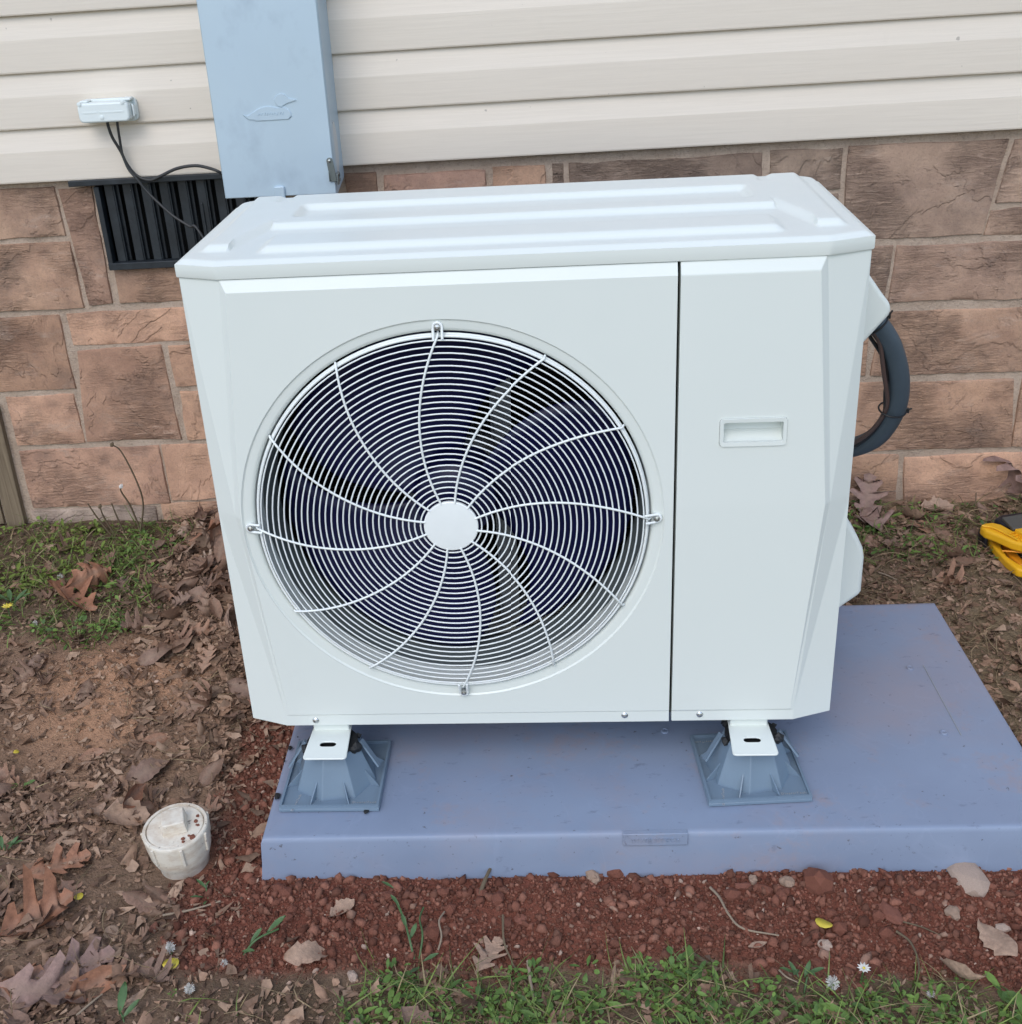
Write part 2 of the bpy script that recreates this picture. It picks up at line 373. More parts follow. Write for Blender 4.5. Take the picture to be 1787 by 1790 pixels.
S(-1.29, -.97, -.17, -.087, mixc(TAN, (.42, .36, .31), .7)); S(-.95, -.6, -.17, -.082, TAN)
S(-.396, -.330, .56, .703, mixc(TAN, GRY, .3)); S(-.312, -.094, .57, .695, mixc(PNK, (.36, .25, .2), .5)); S(-.074, .038, .56, .70, mixc(TAN, GRY, .2)); S(.058, .078, .6, .70, GRY); S(.093, .50, .57, .699, mixc(GRY, (.12, .09, .075), .4)); S(.52, .668, .62, .702, GRY)
S(.52, .664, .53, .605, GRY)
S(0, 0, 0, 0, mixc(GRY, PNK, .15), [(.681, .705), (1.006, .700), (.974, .504), (.683, .508)])
S(0, 0, 0, 0, mixc(GRY, PNK, .2), [(1.022, .70), (1.30, .70), (1.30, .572), (.999, .572)]); S(0, 0, 0, 0, mixc(GRY, PNK, .3), [(.993, .556), (1.3, .556), (1.3, .50), (.982, .503)])
S(0, 0, 0, 0, mixc(GRY, PNK, .35), [(.803, .486), (1.32, .478), (1.32, .358), (.794, .361)]); S(0, 0, 0, 0, mixc(GRY, PNK, .2), [(.60, .483), (.789, .486), (.780, .368), (.60, .366)])
S(0, 0, 0, 0, mixc(TAN, GRY, .35), [(.783, .336), (1.34, .333), (1.34, .182), (.768, .189)]); S(.55, .755, .19, .345, mixc(TAN, GRY, .3))
S(0, 0, 0, 0, mixc(TAN, GRY, .15), [(.60, .172), (1.089, .164), (1.104, -.001), (.60, .0)]); S(1.108, 1.5, -.001, .165, mixc(TAN, GRY, .2))
S(.6, .848, -.106, -.014, TAN); S(0, 0, 0, 0, mixc(TAN, PNK, .3), [(.866, -.021), (1.42, -.019), (1.42, -.17), (.874, -.17)]); S(.6, .85, -.17, -.114, mixc(TAN, GRY, .3))
# courses hidden behind the unit and beyond the frame
for z0, z1, x0, x1 in [(.435, .54, -.38, .50), (.345, .42, -.38, .50), (.20, .33, -.60, .53), (.095, .185, -.58, .58), (-.075, .08, -.68, .58), (-.17, -.088, -.58, .58),
                       (.435, .52, -.665, -.39), (.343, .419, -.70, -.39), (.58, .70, 1.318, 3.1), (.35, .56, 1.338, 3.1), (.18, .335, 1.36, 3.1), (.0, .165, 1.518, 3.1), (-.17, -.02, 1.44, 3.1),
                       (.44, .705, -3.1, -1.44), (.22, .42, -3.1, -1.44), (-.17, .2, -3.1, -1.80)]:
    x = x0
    while x < x1-.05:
        wd = random.uniform(.16, .34); e = min(x+wd, x1); e = x1 if x1-e < .09 else e
        S(x, e-.018, z0, z1, mixc(TAN, random.choice([GRY, PNK]), random.random()*.6)); x = e
for si, (q, c) in enumerate(STONES):
    q = [(a+(.0034 if (a > sum(p[0] for p in q)/4) else -.0034), b+(.0030 if b > sum(p[1] for p in q)/4 else -.0030)) for a, b in q]
    (ax, az), (bx, bz), (cx, cz), (dx, dz) = q
    wd = abs(bx-ax); hh = abs(az-dz); nu = max(5, int(wd/.0125)+2); nv = max(5, int(hh/.0125)+2); v = []; f = []; sd_ = si*13+1
    us_ = [0, .0028/wd]+list(np.linspace(.0125/wd, 1-.0125/wd, nu-3))+[1-.0028/wd, 1]; ts_ = [0, .0028/hh]+list(np.linspace(.0125/hh, 1-.0125/hh, nv-3))+[1-.0028/hh, 1]
    for i in range(nu+1):
        for k in range(nv+1):
            u, t = us_[i], ts_[k]
            x = (ax*(1-u)+bx*u)*(1-t)+(dx*(1-u)+cx*u)*t; z = (az*(1-u)+bz*u)*(1-t)+(dz*(1-u)+cz*u)*t
            ed = min(i, k, nu-i, nv-k)
            if ed <= 1:
                x += .007*(float(fbm(x*14+si, z*14, 3, sd_))-.5); z += .007*(float(fbm(x*14, z*14+si, 3, sd_+3))-.5)
            y = 1.0205+.0022*math.floor(3.2*float(fbm(x*9+si*3.1, z*9, 3, sd_)))-.003+.004*(float(fbm(x*40, z*40, 2, sd_+9))-.5)
            if ed == 0: y = 1.0270
            elif ed == 1: y += .0007
            v.append((x, y, z))
    for i in range(nu):
        for k in range(nv): f.append((i*(nv+1)+k, i*(nv+1)+k+1, (i+1)*(nv+1)+k+1, (i+1)*(nv+1)+k))
    o = MB().add(v, f).build('stone', M['stone'], skirt, world=False, smooth=50); jt = random.uniform(.80, 1.2)
    o.color = (c[0]*jt, c[1]*jt, c[2]*jt, 1)
# foundation vent
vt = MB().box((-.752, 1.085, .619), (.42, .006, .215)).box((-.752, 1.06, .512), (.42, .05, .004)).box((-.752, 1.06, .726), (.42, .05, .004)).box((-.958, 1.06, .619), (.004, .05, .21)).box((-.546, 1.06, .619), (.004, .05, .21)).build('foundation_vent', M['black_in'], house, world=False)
fr = MB(); X0, X1, ZB, ZT = -.955, -.548, .522, .7165
fr.box(((X0+X1)/2-.02, 1.006, ZT+.003), (X1-X0+.06, .030, .012)).box(((X0+X1)/2, 1.012, ZB+.008), (X1-X0, .024, .016)).box((X0+.006, 1.014, .62), (.012, .024, .178)).box((X1-.006, 1.014, .62), (.012, .024, .178))
fr.build('vent_frame', M['vent'], vt, world=False, bevel=.0015)
x = X0+.016
while x < X1-.03:
    b = MB(); b.bar((x+.013, 1.017, ZB+.016), (x+.013, 1.017, ZT-.003), .019, .004, (0, 1, 0)); b.bar((x+.0245, 1.021, ZB+.016), (x+.0245, 1.021, ZT-.003), .003, .012, (0, 1, 0)); b.bar((x+.029, 1.028, ZB+.016), (x+.029, 1.028, ZT-.003), .007, .004, (0, 1, 0))
    b.build('slat', M['vent'], vt, world=False, bevel=.001); x += .0415
b = MB(); b.bar((-.722, 1.0135, .56), (-.722, 1.0135, .66), .005, .004, (0, 1, 0)); b.build('slide_handle', M['vent'], vt, world=False, bevel=.001)
# crawl space access door
dr = MB().box((-1.52, 1.035, .04), (.44, .012, .36)).build('access_door', M['wood'], house, world=False)
for x0, x1, y in [(-1.355, -1.303, 1.008), (-1.47, -1.361, 1.016), (-1.59, -1.475, 1.016), (-1.71, -1.595, 1.016)]:
    b = MB(); b.prism([(x0, -.13), (x1-.004, -.12), (x1, .205), (x0+.003, .212)], lambda a, c, d: (a, d, c), y, y+.02); b.build('plank', M['wood'], dr, world=False, bevel=.002)
b = MB(); b.box((-1.5, 1.012, -.145), (.44, .03, .03)); b.build('sill', M['wood'], dr, world=False, bevel=.002)

# ------------------------------------------------------------------ ground
PAD_A = .0168
PX0, PX1, PY0, PY1, PZ = -.4390, .8060, -.1400, .5100, -.105
def unrot(x, y): c, s = math.cos(PAD_A), math.sin(PAD_A); return x*c+y*s, -x*s+y*c
def inpad(x, y, mg=0):
    u, v_ = unrot(x, y); return (u > PX0-mg) & (u < PX1+mg) & (v_ > PY0-mg) & (v_ < PY1+mg)
def gz(x, y):
    x = np.asarray(x, float); y = np.asarray(y, float)
    z = -.192+.066*sstep(-.15, 1.15, y)
    z = z+.055*np.exp(-(((x+.70)/.17)**2+((y-.86)/.22)**2))+.03*np.exp(-(((x+.62)/.10)**2+((y-.45)/.25)**2))
    z = z+.020*np.exp(-(((x+.88)/.16)**2+((y-.42)/.18)**2))
    near = sstep(6, 3, np.hypot(x, y))
    z = z+near*(.030*(fbm(x*3.1, y*3.1, 3, 3)-.5)+.014*(fbm(x*17, y*17, 3, 9)-.5))
    u, v_ = unrot(x, y)
    front = np.exp(-((v_-PY0+.02)/.05)**2)*sstep(PX0-.1, PX0+.05, u)*sstep(PX1+.3, PX1, u)
    z = z*(1-front*.8)+front*.8*(-.188+.010*(fbm(x*6, y*0+2, 2, 21)-.5)+.006*(fbm(x*25, y*25, 2, 8)-.5))
    ins = (u > PX0+.01) & (u < PX1-.01) & (v_ > PY0+.012) & (v_ < PY1-.01)
    return np.where(ins, np.minimum(z, -.20), z)
def gpt(px, py, dz=0):
    d = ray(px, py); z = -.19
    for _ in range(8):
        p = CAM+d*((z-CAM.z)/d.z); z = float(gz(p.x, p.y))
    return Vector((p.x, p.y, z+dz))
def zone(x, y):
    n = fbm(x*5, y*5, 4, 31)-.5; n2 = fbm(x*14, y*14, 3, 37)-.5
    u, v_ = unrot(x, y)
    low = -.315+.10*(n)+.05*n2-.03*sstep(.3, .8, x)
    red = sstep(low-.02, low+.02, y)*sstep(PY0+.3, PY0+.25, v_)*sstep(-.60+.08*n2+.06*n, -.52+.08*n2+.06*n, x)
    redl = sstep(-.56+.12*n, -.50+.12*n, x)*sstep(.32, .18, y+.2*n)*(x < 0)*sstep(-.36, -.3, y)
    red = np.maximum(red*((x < PX0+.05) | (v_ < PY0+.03)), redl)
    tan = np.exp(-(((x+.84)/.17)**2+((y-.33)/.17)**2))*1.5*sstep(-.18, .05, n+n2+.06)
    thatch = np.maximum(sstep(.60, .75, x)*sstep(-.05, .05, v_), sstep(.3, .5, x)*sstep(PY1-.02, PY1+.02, v_))
    greenl = sstep(-.80, -.92, x+.22*n)*sstep(.46, .60, y+.3*n)
    greenb = sstep(low+.0, low-.04, y)*sstep(-.52, -.40, x+.15*n)
    return red, np.clip(tan, 0, 1), thatch, greenl, greenb
def axis_pts(a, b, step, far):
    core = np.arange(a, b+1e-6, step); l_, r_ = [], []; d = step; p = a
    while p > -far: d *= 1.35; p -= d; l_.append(p)
    d = step; p = b
    while p < far: d *= 1.35; p += d; r_.append(p)
    return np.array(l_[::-1]+list(core)+r_)
gx = axis_pts(-1.6, 1.6, .0075, 60); gy = axis_pts(-.8, 1.08, .0075, 60)
GX, GY = np.meshgrid(gx, gy, indexing='ij'); GZ = gz(GX, GY)
red, tanz, thatch, greenl, greenb = zone(GX, GY)
def lerp3(a, b, t): return a*(1-t[..., None])+np.array(b)*t[..., None]
base = np.ones(GX.shape+(3,))*np.array((.165, .108, .072))
base = lerp3(base, (.25, .16, .105), np.clip((fbm(GX*4, GY*4, 4, 51)-.4)*2.5, 0, 1))
base = lerp3(base, (.40, .225, .135), tanz*.9); base = lerp3(base, (.18, .063, .040), red); base = lerp3(base, (.20, .145, .09), thatch); base = lerp3(base, (.08, .062, .038), np.maximum(greenl, greenb)*.5)
far_ = sstep(1.8, 3.5, np.hypot(GX, GY)); base = lerp3(base, (.09, .11, .05), far_)
nxg, nyg = len(gx), len(gy)
V = np.stack([GX, GY, GZ], -1).reshape(-1, 3); I = np.arange(nxg*nyg).reshape(nxg, nyg)
F = np.stack([I[:-1, :-1], I[1:, :-1], I[1:, 1:], I[:-1, 1:]], -1).reshape(-1, 4)
def mesh_np(name, V, F, col=None):
    me = bpy.data.meshes.new(name); n, k = F.shape
    me.vertices.add(len(V)); me.vertices.foreach_set('co', V.astype(np.float32).ravel())
    me.loops.add(n*k); me.loops.foreach_set('vertex_index', F.astype(np.int32).ravel())
    me.polygons.add(n); me.polygons.foreach_set('loop_start', (np.arange(n)*k).astype(np.int32))
    me.update(calc_edges=True)
    if col is not None:
        a = me.attributes.new('col', 'FLOAT_COLOR', 'POINT'); c4 = np.ones((len(V), 4), np.float32); c4[:, :3] = col; a.data.foreach_set('color', c4.ravel())
    me.validate(); return me
gm = mesh_np('ground', V, F, base.reshape(-1, 3)); gm.polygons.foreach_set('use_smooth', [True]*len(gm.polygons))
ground = link('ground', gm, M['soil']); ground['kind'] = 'structure'

# ---- joined scatter of small pieces
def rotm(ex, ey, ez):
    cx, sx, cy, sy, cz, sz = np.cos(ex), np.sin(ex), np.cos(ey), np.sin(ey), np.cos(ez), np.sin(ez); n = len(ex)
    Rm = np.empty((n, 3, 3))
    Rm[:, 0, 0] = cz*cy; Rm[:, 0, 1] = cz*sy*sx-sz*cx; Rm[:, 0, 2] = cz*sy*cx+sz*sx
    Rm[:, 1, 0] = sz*cy; Rm[:, 1, 1] = sz*sy*sx+cz*cx; Rm[:, 1, 2] = sz*sy*cx-cz*sx
    Rm[:, 2, 0] = -sy; Rm[:, 2, 1] = cy*sx; Rm[:, 2, 2] = cy*cx
    return Rm
def scatter(name, variants, P, E, Sc, C, mat, smooth=False):
    vs_, fs_, cs_ = [], [], []; off = 0; which = RNG.integers(0, len(variants), len(P)); Rm = rotm(E[:, 0], E[:, 1], E[:, 2])
    for i, (bv, bf) in enumerate(variants):
        k = np.where(which == i)[0]
        if not len(k): continue
        q = np.einsum('nij,nvj->nvi', Rm[k], bv[None]*Sc[k][:, None, :])+P[k][:, None, :]; nv = len(bv)
        vs_.append(q.reshape(-1, 3)); fs_.append((bf[None]+(np.arange(len(k))*nv)[:, None, None]+off).reshape(-1, 3)); cs_.append(np.repeat(C[k], nv, 0)); off += nv*len(k)
    me = mesh_np(name, np.concatenate(vs_), np.concatenate(fs_), np.concatenate(cs_))
    if smooth: me.polygons.foreach_set('use_smooth', [True]*len(me.polygons))
    o = link(name, me, mat); o['kind'] = 'stuff'; return o
def ico(jit, seed, sub=1, flat=1.0):
    bm = bmesh.new(); bmesh.ops.create_icosphere(bm, subdivisions=sub, radius=1); r = np.random.default_rng(seed)
    v = np.array([p.co[:] for p in bm.verts]); bm.faces.ensure_lookup_table(); f = np.array([[q.index for q in fc.verts] for fc in bm.faces]); bm.free()
    v = v*(1+jit*(r.random((len(v), 1))-.5)*2)*np.array((1+r.uniform(-.25, .25), 1+r.uniform(-.25, .25), flat)); return v, f
def pick(n, dens, box=(-1.55, 1.55, -.72, 1.0)):
    out = np.zeros((0, 2))
    while len(out) < n:
        q = np.stack([RNG.uniform(box[0], box[1], n*2), RNG.uniform(box[2], box[3], n*2)], -1)
        q = q[RNG.random(n*2) < dens(q[:, 0], q[:, 1])]
        out = np.concatenate([out, q])
    return out[:n]
def avoid(x, y, mg=.0):   # nothing inside the pad or the cleanout pipe
    return (~inpad(x, y, mg)) & (np.hypot(x+.586, y+.104) > .05)
def gnoise(n, lo, hi, p=2.5): return lo+(hi-lo)*RNG.random(n)**p

# clay clods
CL = [ico(.42, s, 1, [.6, .8, .5, .9, .7, .55, .75, .65][s]) for s in range(8)]
def d_red(x, y): return zone(x, y)[0]*avoid(x, y, .004)*(x > -.75)
q = pick(36000, d_red, (-.72, 1.15, -.52, .35)); n = len(q); s = np.where(RNG.random(n) < .96, gnoise(n, .0009, .0042, 3.5), gnoise(n, .004, .0105, 2.0))
P = np.column_stack([q, gz(q[:, 0], q[:, 1])+s*.2]); hue = RNG.random((n, 1)); C = np.array((.160, .061, .040))*(1-hue)+np.array((.275, .125, .084))*hue; C *= (RNG.uniform(.5, 1.25, (n, 1))); gy_ = (RNG.random((n, 1)) > .95)*RNG.random((n, 1))*.8; C = C*(1-gy_)+np.array((.36, .23, .165))*gy_
scatter('clay_crumbs', CL, P, RNG.uniform(0, 6.28, (n, 3)), np.column_stack([s, s, s]), C, M['clod'])
# grit in the brown soil and pale specks of quartz
def d_grit(x, y):
    z_ = zone(x, y); return (1-z_[0])*avoid(x, y, .004)*(.35+.65*z_[1])*(x < .9)
q = pick(6000, d_grit, (-1.5, 1.3, -.7, .8)); n = len(q); s = gnoise(n, .0012, .006, 3); P = np.column_stack([q, gz(q[:, 0], q[:, 1])+s*.2])
hue = RNG.random((n, 1)); C = np.array((.20, .125, .082))*(1-hue)+np.array((.42, .28, .19))*hue
scatter('soil_grit', CL, P, RNG.uniform(0, 6.28, (n, 3)), np.column_stack([s, s, s]), C, M['clod'])
q = pick(500, lambda x, y: avoid(x, y, .004)*(.3+zone(x, y)[0]), (-1.3, 1.3, -.6, .6)); n = len(q); s = gnoise(n, .0012, .005, 2); P = np.column_stack([q, gz(q[:, 0], q[:, 1])+s*.5])
C = np.array((.48, .34, .26))*RNG.uniform(.7, 1.25, (n, 1)); scatter('quartz_specks', CL, P, RNG.uniform(0, 6.28, (n, 3)), np.column_stack([s, s, s*.8]), C, M['clod'])

# ---- leaves
def leaf_shape(kind, curl, twist, seed):
    r = np.random.default_rng(seed)
    if kind == 'oak':
        st = [(-.5, .012), (-.40, .03), (-.32, .10), (-.25, .24), (-.19, .22), (-.14, .13), (-.06, .14), (.02, .38), (.09, .34), (.10, .15), (.17, .14), (.27, .30), (.33, .25), (.32, .12), (.39, .10), (.45, .13), (.5, .01)]
    elif kind == 'broad':
        st = [(-.5, .01), (-.42, .08), (-.3, .19), (-.22, .24), (-.15, .20), (-.05, .27), (.02, .31), (.08, .25), (.18, .27), (.24, .20), (.33, .18), (.42, .09), (.5, .004)]
    else:
        st = [(-.5, .008), (-.38, .09), (-.22, .17), (-.02, .20), (.18, .17), (.36, .09), (.5, .004)]
    v = []; us = (-1, -.55, 0, .55, 1)
    for i, (t, wd) in enumerate(st):
        for u in us:
            sh = .06*abs(u) if kind == 'oak' and wd > .15 else 0
            x = t+sh+.02*(r.random()-.5); y = u*wd*(1+.25*(r.random()-.5))
            z = curl*(y*y*2.6)+twist*math.sin(t*5+u*1.3+seed)*.06+.018*(r.random()-.5)*(1 if u else .3)-(.02 if u == 0 else 0)+curl*.35*t*t
            v.append((x, y, z))
    f = []
    for i in range(len(st)-1):
        for k in range(4): f.append((i*5+k, i*5+k+1, (i+1)*5+k+1, (i+1)*5+k))
    return v, f, [1.0 if (j % 5) == 2 else 0.0 for j in range(len(v))]
LEAF = {}
for kd in ('oak', 'broad', 'oval'):
    for j in range(6):
        v, f, vein = leaf_shape(kd, [.3, -.5, .9, 1.6, -1.0, .6][j], [.4, 1, .7, .5, 1.4, 1.8][j], j+3)
        me = bpy.data.meshes.new('leaf_blade'); me.from_pydata(v, [], f); a = me.attributes.new('vein', 'FLOAT', 'POINT'); a.data.foreach_set('value', vein)
        me.polygons.foreach_set('use_smooth', [True]*len(me.polygons)); LEAF[kd, j] = me
def leaf(px, py, ln, rz, kind, mat, label, group=None, tilt=(0, 0), dz=.006, j=0, p=None, sink=0):
    p = p if p is not None else gpt(px, py)
    key = ('m', kind, j, mat)
    if key not in LEAF:
        me = LEAF[kind, j].copy(); me.materials.append(M[mat]); LEAF[key] = me
    o = bpy.data.objects.new('fallen_leaf', LEAF[key]); COL.objects.link(o)
    o.scale = (ln, ln, ln); rm = Euler((tilt[0], tilt[1], rz)); o.rotation_euler = rm
    zs = [(rm.to_matrix() @ Vector(v.co*ln)) for v in list(LEAF[key].vertices)[::2]]
    gzs = gz(np.array([p.x+a.x for a in zs]), np.array([p.y+a.y for a in zs]))
    d = sorted(float(g)-a.z for g, a in zip(gzs, zs)); zz = d[int(len(d)*.72)]+dz
    o.location = (p.x, p.y, zz); tag(o, label, 'leaf', group); return o
# leaves one can tell apart by look or neighbour
leaf(130, 1062, .15, 2.6, 'oak', 'russet', 'big russet oak leaf curled at the edge of the green weeds', tilt=(.35, -.2), j=2, dz=.02)
leaf(165, 1035, .12, 1.1, 'oak', 'russet', 'russet leaf standing on edge over the big curled russet leaf', tilt=(.9, .1), j=4, dz=.03)
leaf(375, 960, .11, .5, 'oak', 'russet', 'smooth reddish oak leaf on the brown heap touching the unit', tilt=(-.3, -.4), j=0, dz=.05)
leaf(232, 1420, .085, 1.5, 'oval', 'russet', 'upright orange-brown rolled leaf standing beside the white cleanout pipe', tilt=(1.1, .2), j=3, dz=.03)
leaf(222, 1440, .085, .4, 'broad', 'tanleaf', 'tan curled leaf lying against the upright orange leaf by the pipe', tilt=(.5, .4), j=3, dz=.01)
leaf(98, 1520, .115, .5, 'oak', 'russet', 'rust coloured flat oak leaf among grey-brown litter', j=0, dz=.008)
leaf(60, 1610, .13, .75, 'oak', 'russet', 'folded long brown oak leaf with hooked lobe above pale bare soil', j=3, tilt=(.3, 0), dz=.01)
leaf(125, 1700, .13, .5, 'oak', 'mauve', 'mauve-brown forked oak leaf lying flat on gritty bare soil', j=0, dz=.008)
leaf(70, 1745, .14, -.1, 'oak', 'mauve', 'mauve-brown oak leaf with blunt lobes beside the orange leaf piece', j=5, dz=.006)
leaf(18, 1725, .10, .4, 'oak', 'russet', 'orange-tan leaf piece next to the blunt mauve leaf', j=1, dz=.006)
leaf(165, 1725, .10, .75, 'oval', 'russet', 'narrow rolled rusty leaf pointing away from the forked mauve leaf', j=3, tilt=(.6, 0), dz=.005)
leaf(853, 1678, .075, 1.1, 'oak', 'tanleaf', 'tan torn oak leaf on red clay by a bent weed stalk', j=0, dz=.008)
leaf(1742, 1650, .075, 2.0, 'broad', 'tanleaf', 'long tan leaf strip on red clay below the pink quartz lump', j=1, dz=.008)
leaf(1675, 1728, .085, 2.1, 'oval', 'tanleaf', 'narrow tan leaf standing up out of the weeds', j=3, tilt=(.7, .5), dz=.02)
leaf(1515, 890, .12, 1.3, 'oak', 'mauve', 'grey-brown star shaped oak leaf leaning on the stone skirting', tilt=(.15, -.9), j=0, dz=.02)
leaf(1530, 925, .11, 1.9, 'oak', 'mauve', 'grey oak leaf with long pointed lobes lying on short grass', tilt=(.1, -.3), j=5, dz=.012)
leaf(1635, 898, .09, .2, 'broad', 'tanleaf', 'pinkish tan rounded leaf piece at the foot of the skirting', tilt=(.2, .1), j=2, dz=.015)
leaf(1598, 915, .08, 2.0, 'broad', 'tanleaf', 'pale tan curled leaf beside the rounded pinkish leaf piece', tilt=(.3, .5), j=3, dz=.012)
leaf(1765, 872, .15, 2.2, 'oak', 'mauve', 'large brown leaf leaning up behind the yellow tool', tilt=(.9, -.5), j=4, dz=.05)
leaf(322, 1530, .06, 1.9, 'oval', 'tanleaf', 'pale curled leaf propped against the base of the cleanout pipe', tilt=(.3, .7), j=3, dz=.015)
leaf(598, 1595, .05, .8, 'broad', 'tanleaf', 'light brown crumpled leaf on red clay in front of the pad', j=2, dz=.006)
leaf(540, 1680, .07, .3, 'broad', 'tanleaf', 'beige crumpled oak leaf at the border of clay and weeds', j=5, tilt=(.2, .2), dz=.012)
leaf(1325, 1655, .03, .3, 'oval', 'brick' if False else 'tanleaf', 'small tan leaf flake near the bent straw on the clay', j=0, dz=.004)
# the rest of the large leaves: only their place tells them apart
def leaf_words(x, y):
    if x > .5 and y > .72: return 'dry brown leaf on the grass at the foot of the skirting behind the pad', 'leaves along the skirting behind the pad'
    if x > .5 and y > -.1: return 'dry brown leaf on the dry thatch beside the pad', 'leaves on the thatch beside the pad'
    if y < -.3 and x > -.45: return 'dry brown leaf in the weeds in front of the clay strip', 'leaves in the weeds before the clay'
    if math.exp(-(((x+.68)/.20)**2+((y-.70)/.32)**2)) > .3: return 'dry brown leaf in the heap between the unit and the skirting', 'leaves heaped beside the unit'
    if y < .18: return 'dry brown leaf in the litter around the cleanout pipe', 'leaves around the cleanout pipe'
    return 'dry brown leaf on the soil between the weeds and the leaf heap', 'leaves between weeds and heap'
def d_leaf(x, y):
    z_ = zone(x, y)
    pile = np.exp(-(((x+.68)/.20)**2+((y-.70)/.32)**2))
    d = .22*(x < -.5)*(1-z_[3]*.8)*(1-z_[1]*.75)+pile*.9+.10*(x > .84)*(y > .15)+.22*(x > .55)*(y > .75)+.025*(y < -.32)
    return np.clip(d*(1-z_[0]*.93)*avoid(x, y, .05)*(y < .97), 0, 1)
q = pick(290, d_leaf, (-1.45, 1.35, -.5, .98))
for i, (x, y) in enumerate(q):
    pile = math.exp(-(((x+.68)/.20)**2+((y-.70)/.32)**2))
    kd = random.choice(['oak', 'oak', 'oak', 'oak', 'broad', 'oval']); ln = random.uniform(.045, .09)*(1.1 if pile > .3 else 1)
    tl = .25+.55*pile
    if inpad(x, y, .07): tl = .1
    leaf(0, 0, ln, random.uniform(0, 6.28), kd, 'leaf', *leaf_words(x, y), tilt=(random.gauss(0, tl), random.gauss(0, tl)), j=random.randrange(6), p=Vector((x, y, 0)), dz=.004+random.random()*.03*pile)
# crumbled leaf pieces, nobody could count them
def frag(seed, n=6):
    r = np.random.default_rng(seed); a = np.sort(r.uniform(0, 6.28, n)); rr = r.uniform(.45, 1, n)
    v = np.column_stack([np.cos(a)*rr, np.sin(a)*rr*.6, r.uniform(-.25, .25, n)]); v = np.vstack([[[0, 0, r.uniform(-.1, .2)]], v])
    return v, np.array([[0, i+1, (i+1) % n+1] for i in range(n)])
FR = [frag(s, 7) for s in range(8)]
def d_frag(x, y):
    z_ = zone(x, y); pile = np.exp(-(((x+.66)/.2)**2+((y-.65)/.34)**2))
    d = .75*(x < -.46)*(1-.8*z_[3])*(1-.96*np.clip(z_[1]*1.3, 0, 1))*(.25+.75*sstep(.40, .58, fbm(x*6, y*6, 3, 91)))+pile+.45*z_[2]+.30*z_[4]+.12*(y < -.2)*(x < -.3)
    return np.clip(d*(1-.80*z_[0])*avoid(x, y, .012), 0, 1)
q = pick(30000, d_frag, (-1.45, 1.45, -.6, 1.0)); n = len(q); s = np.where(RNG.random(n) < .62, gnoise(n, .003, .011, 1.5), gnoise(n, .009, .030, 2.0)); P = np.column_stack([q, gz(q[:, 0], q[:, 1])+.002+.006*RNG.random(n)])
h1 = RNG.random((n, 1)); h2 = RNG.random((n, 1))**3
C = np.array((.085, .050, .034))*(1-h1)+np.array((.345, .208, .135))*h1; C = C*(1-h2)+np.array((.40, .27, .185))*h2
E_ = np.column_stack([RNG.normal(0, .35, n), RNG.normal(0, .35, n), RNG.uniform(0, 6.28, n)])
scatter('leaf_litter', FR, P, E_, np.column_stack([s, s*RNG.uniform(.5, 1, n), s]), C, M['litter'])

# ---- straw, grass and weeds
def strand(seed, bend, segs=4, r0=.5):
    r = np.random.default_rng(seed); v = []; a = r.uniform(0, 6.28)
    for i in range(segs+1):
        t = i/segs; c = np.array((t-.5, bend*math.sin(t*3.1+a)*.25, .10*math.sin(t*3.14)+.03*r.uniform(-1, 1)))
        for k in range(3):
            an = 2.094*k; v.append(c+np.array((0, math.cos(an), math.sin(an)))*.017*(1-.5*t))
    f = []
    for i in range(segs):
        for k in range(3):
            a_, b_, c_, d_ = i*3+k, i*3+(k+1) % 3, (i+1)*3+(k+1) % 3, (i+1)*3+k; f += [(a_, b_, c_), (a_, c_, d_)]
    return np.array(v), np.array(f)
SR = [strand(s, b) for s, b in enumerate([0, .3, .8, 1.4, -.6, -1.2, .5, 2.0])]
def d_straw(x, y):
    z_ = zone(x, y); return np.clip((1.0*z_[2]+.13*(x < -.45)+.30*z_[4]+.30*z_[3]*.5)*(1-.95*z_[0])*avoid(x, y, .008), 0, 1)
q = pick(13000, d_straw); n = len(q); s = gnoise(n, .012, .075, 2.2); P = np.column_stack([q, gz(q[:, 0], q[:, 1])+.004+.008*RNG.random(n)])
h1 = RNG.random((n, 1)); C = np.array((.10, .07, .042))*(1-h1)+np.array((.36, .26, .15))*h1
E_ = np.column_stack([RNG.uniform(0, 6.28, n), RNG.normal(0, .12, n), RNG.uniform(0, 6.28, n)])
scatter('dry_straw', SR, P, E_, np.column_stack([s, s, s*.8]), C, M['litter'])
def blade(seed, lean):
    r = np.random.default_rng(seed); v = []; n_ = 4
    for i in range(n_+1):
        t = i/n_; wd = .045*(1-t*.92); x = lean*t*t; z = t*(1-.25*lean*t)
        v += [(x, -wd, z), (x, 0, z-.02*(1-t)), (x, wd, z)]
    f = []
    for i in range(n_):
        for k in (0, 1): a_, b_, c_, d_ = i*3+k, i*3+k+1, i*3+k+4, i*3+k+3; f += [(a_, b_, c_), (a_, c_, d_)]
    return np.array(v), np.array(f)
BL = [blade(s, l) for s, l in enumerate([.4, .8, 1.2, 1.6, .6])]
def d_grass(x, y):
    z_ = zone(x, y); pat = sstep(.47, .56, fbm(x*6, y*6, 3, 77))
    g = .9*z_[3]*(.35+.65*pat)+1.0*z_[4]*pat+.22*z_[2]*(y > .72)*(x > .7)+.05*(x < -.9)*(y < .1)*pat+.2*(x < -1.02)*(y < .15)*(y > -.2)*pat
    return np.clip(g*(1-.93*z_[0])*avoid(x, y, .01), 0, 1)
q = pick(15000, d_grass); n = len(q); s = gnoise(n, .012, .060, 1.7); P = np.column_stack([q, gz(q[:, 0], q[:, 1])-.003])
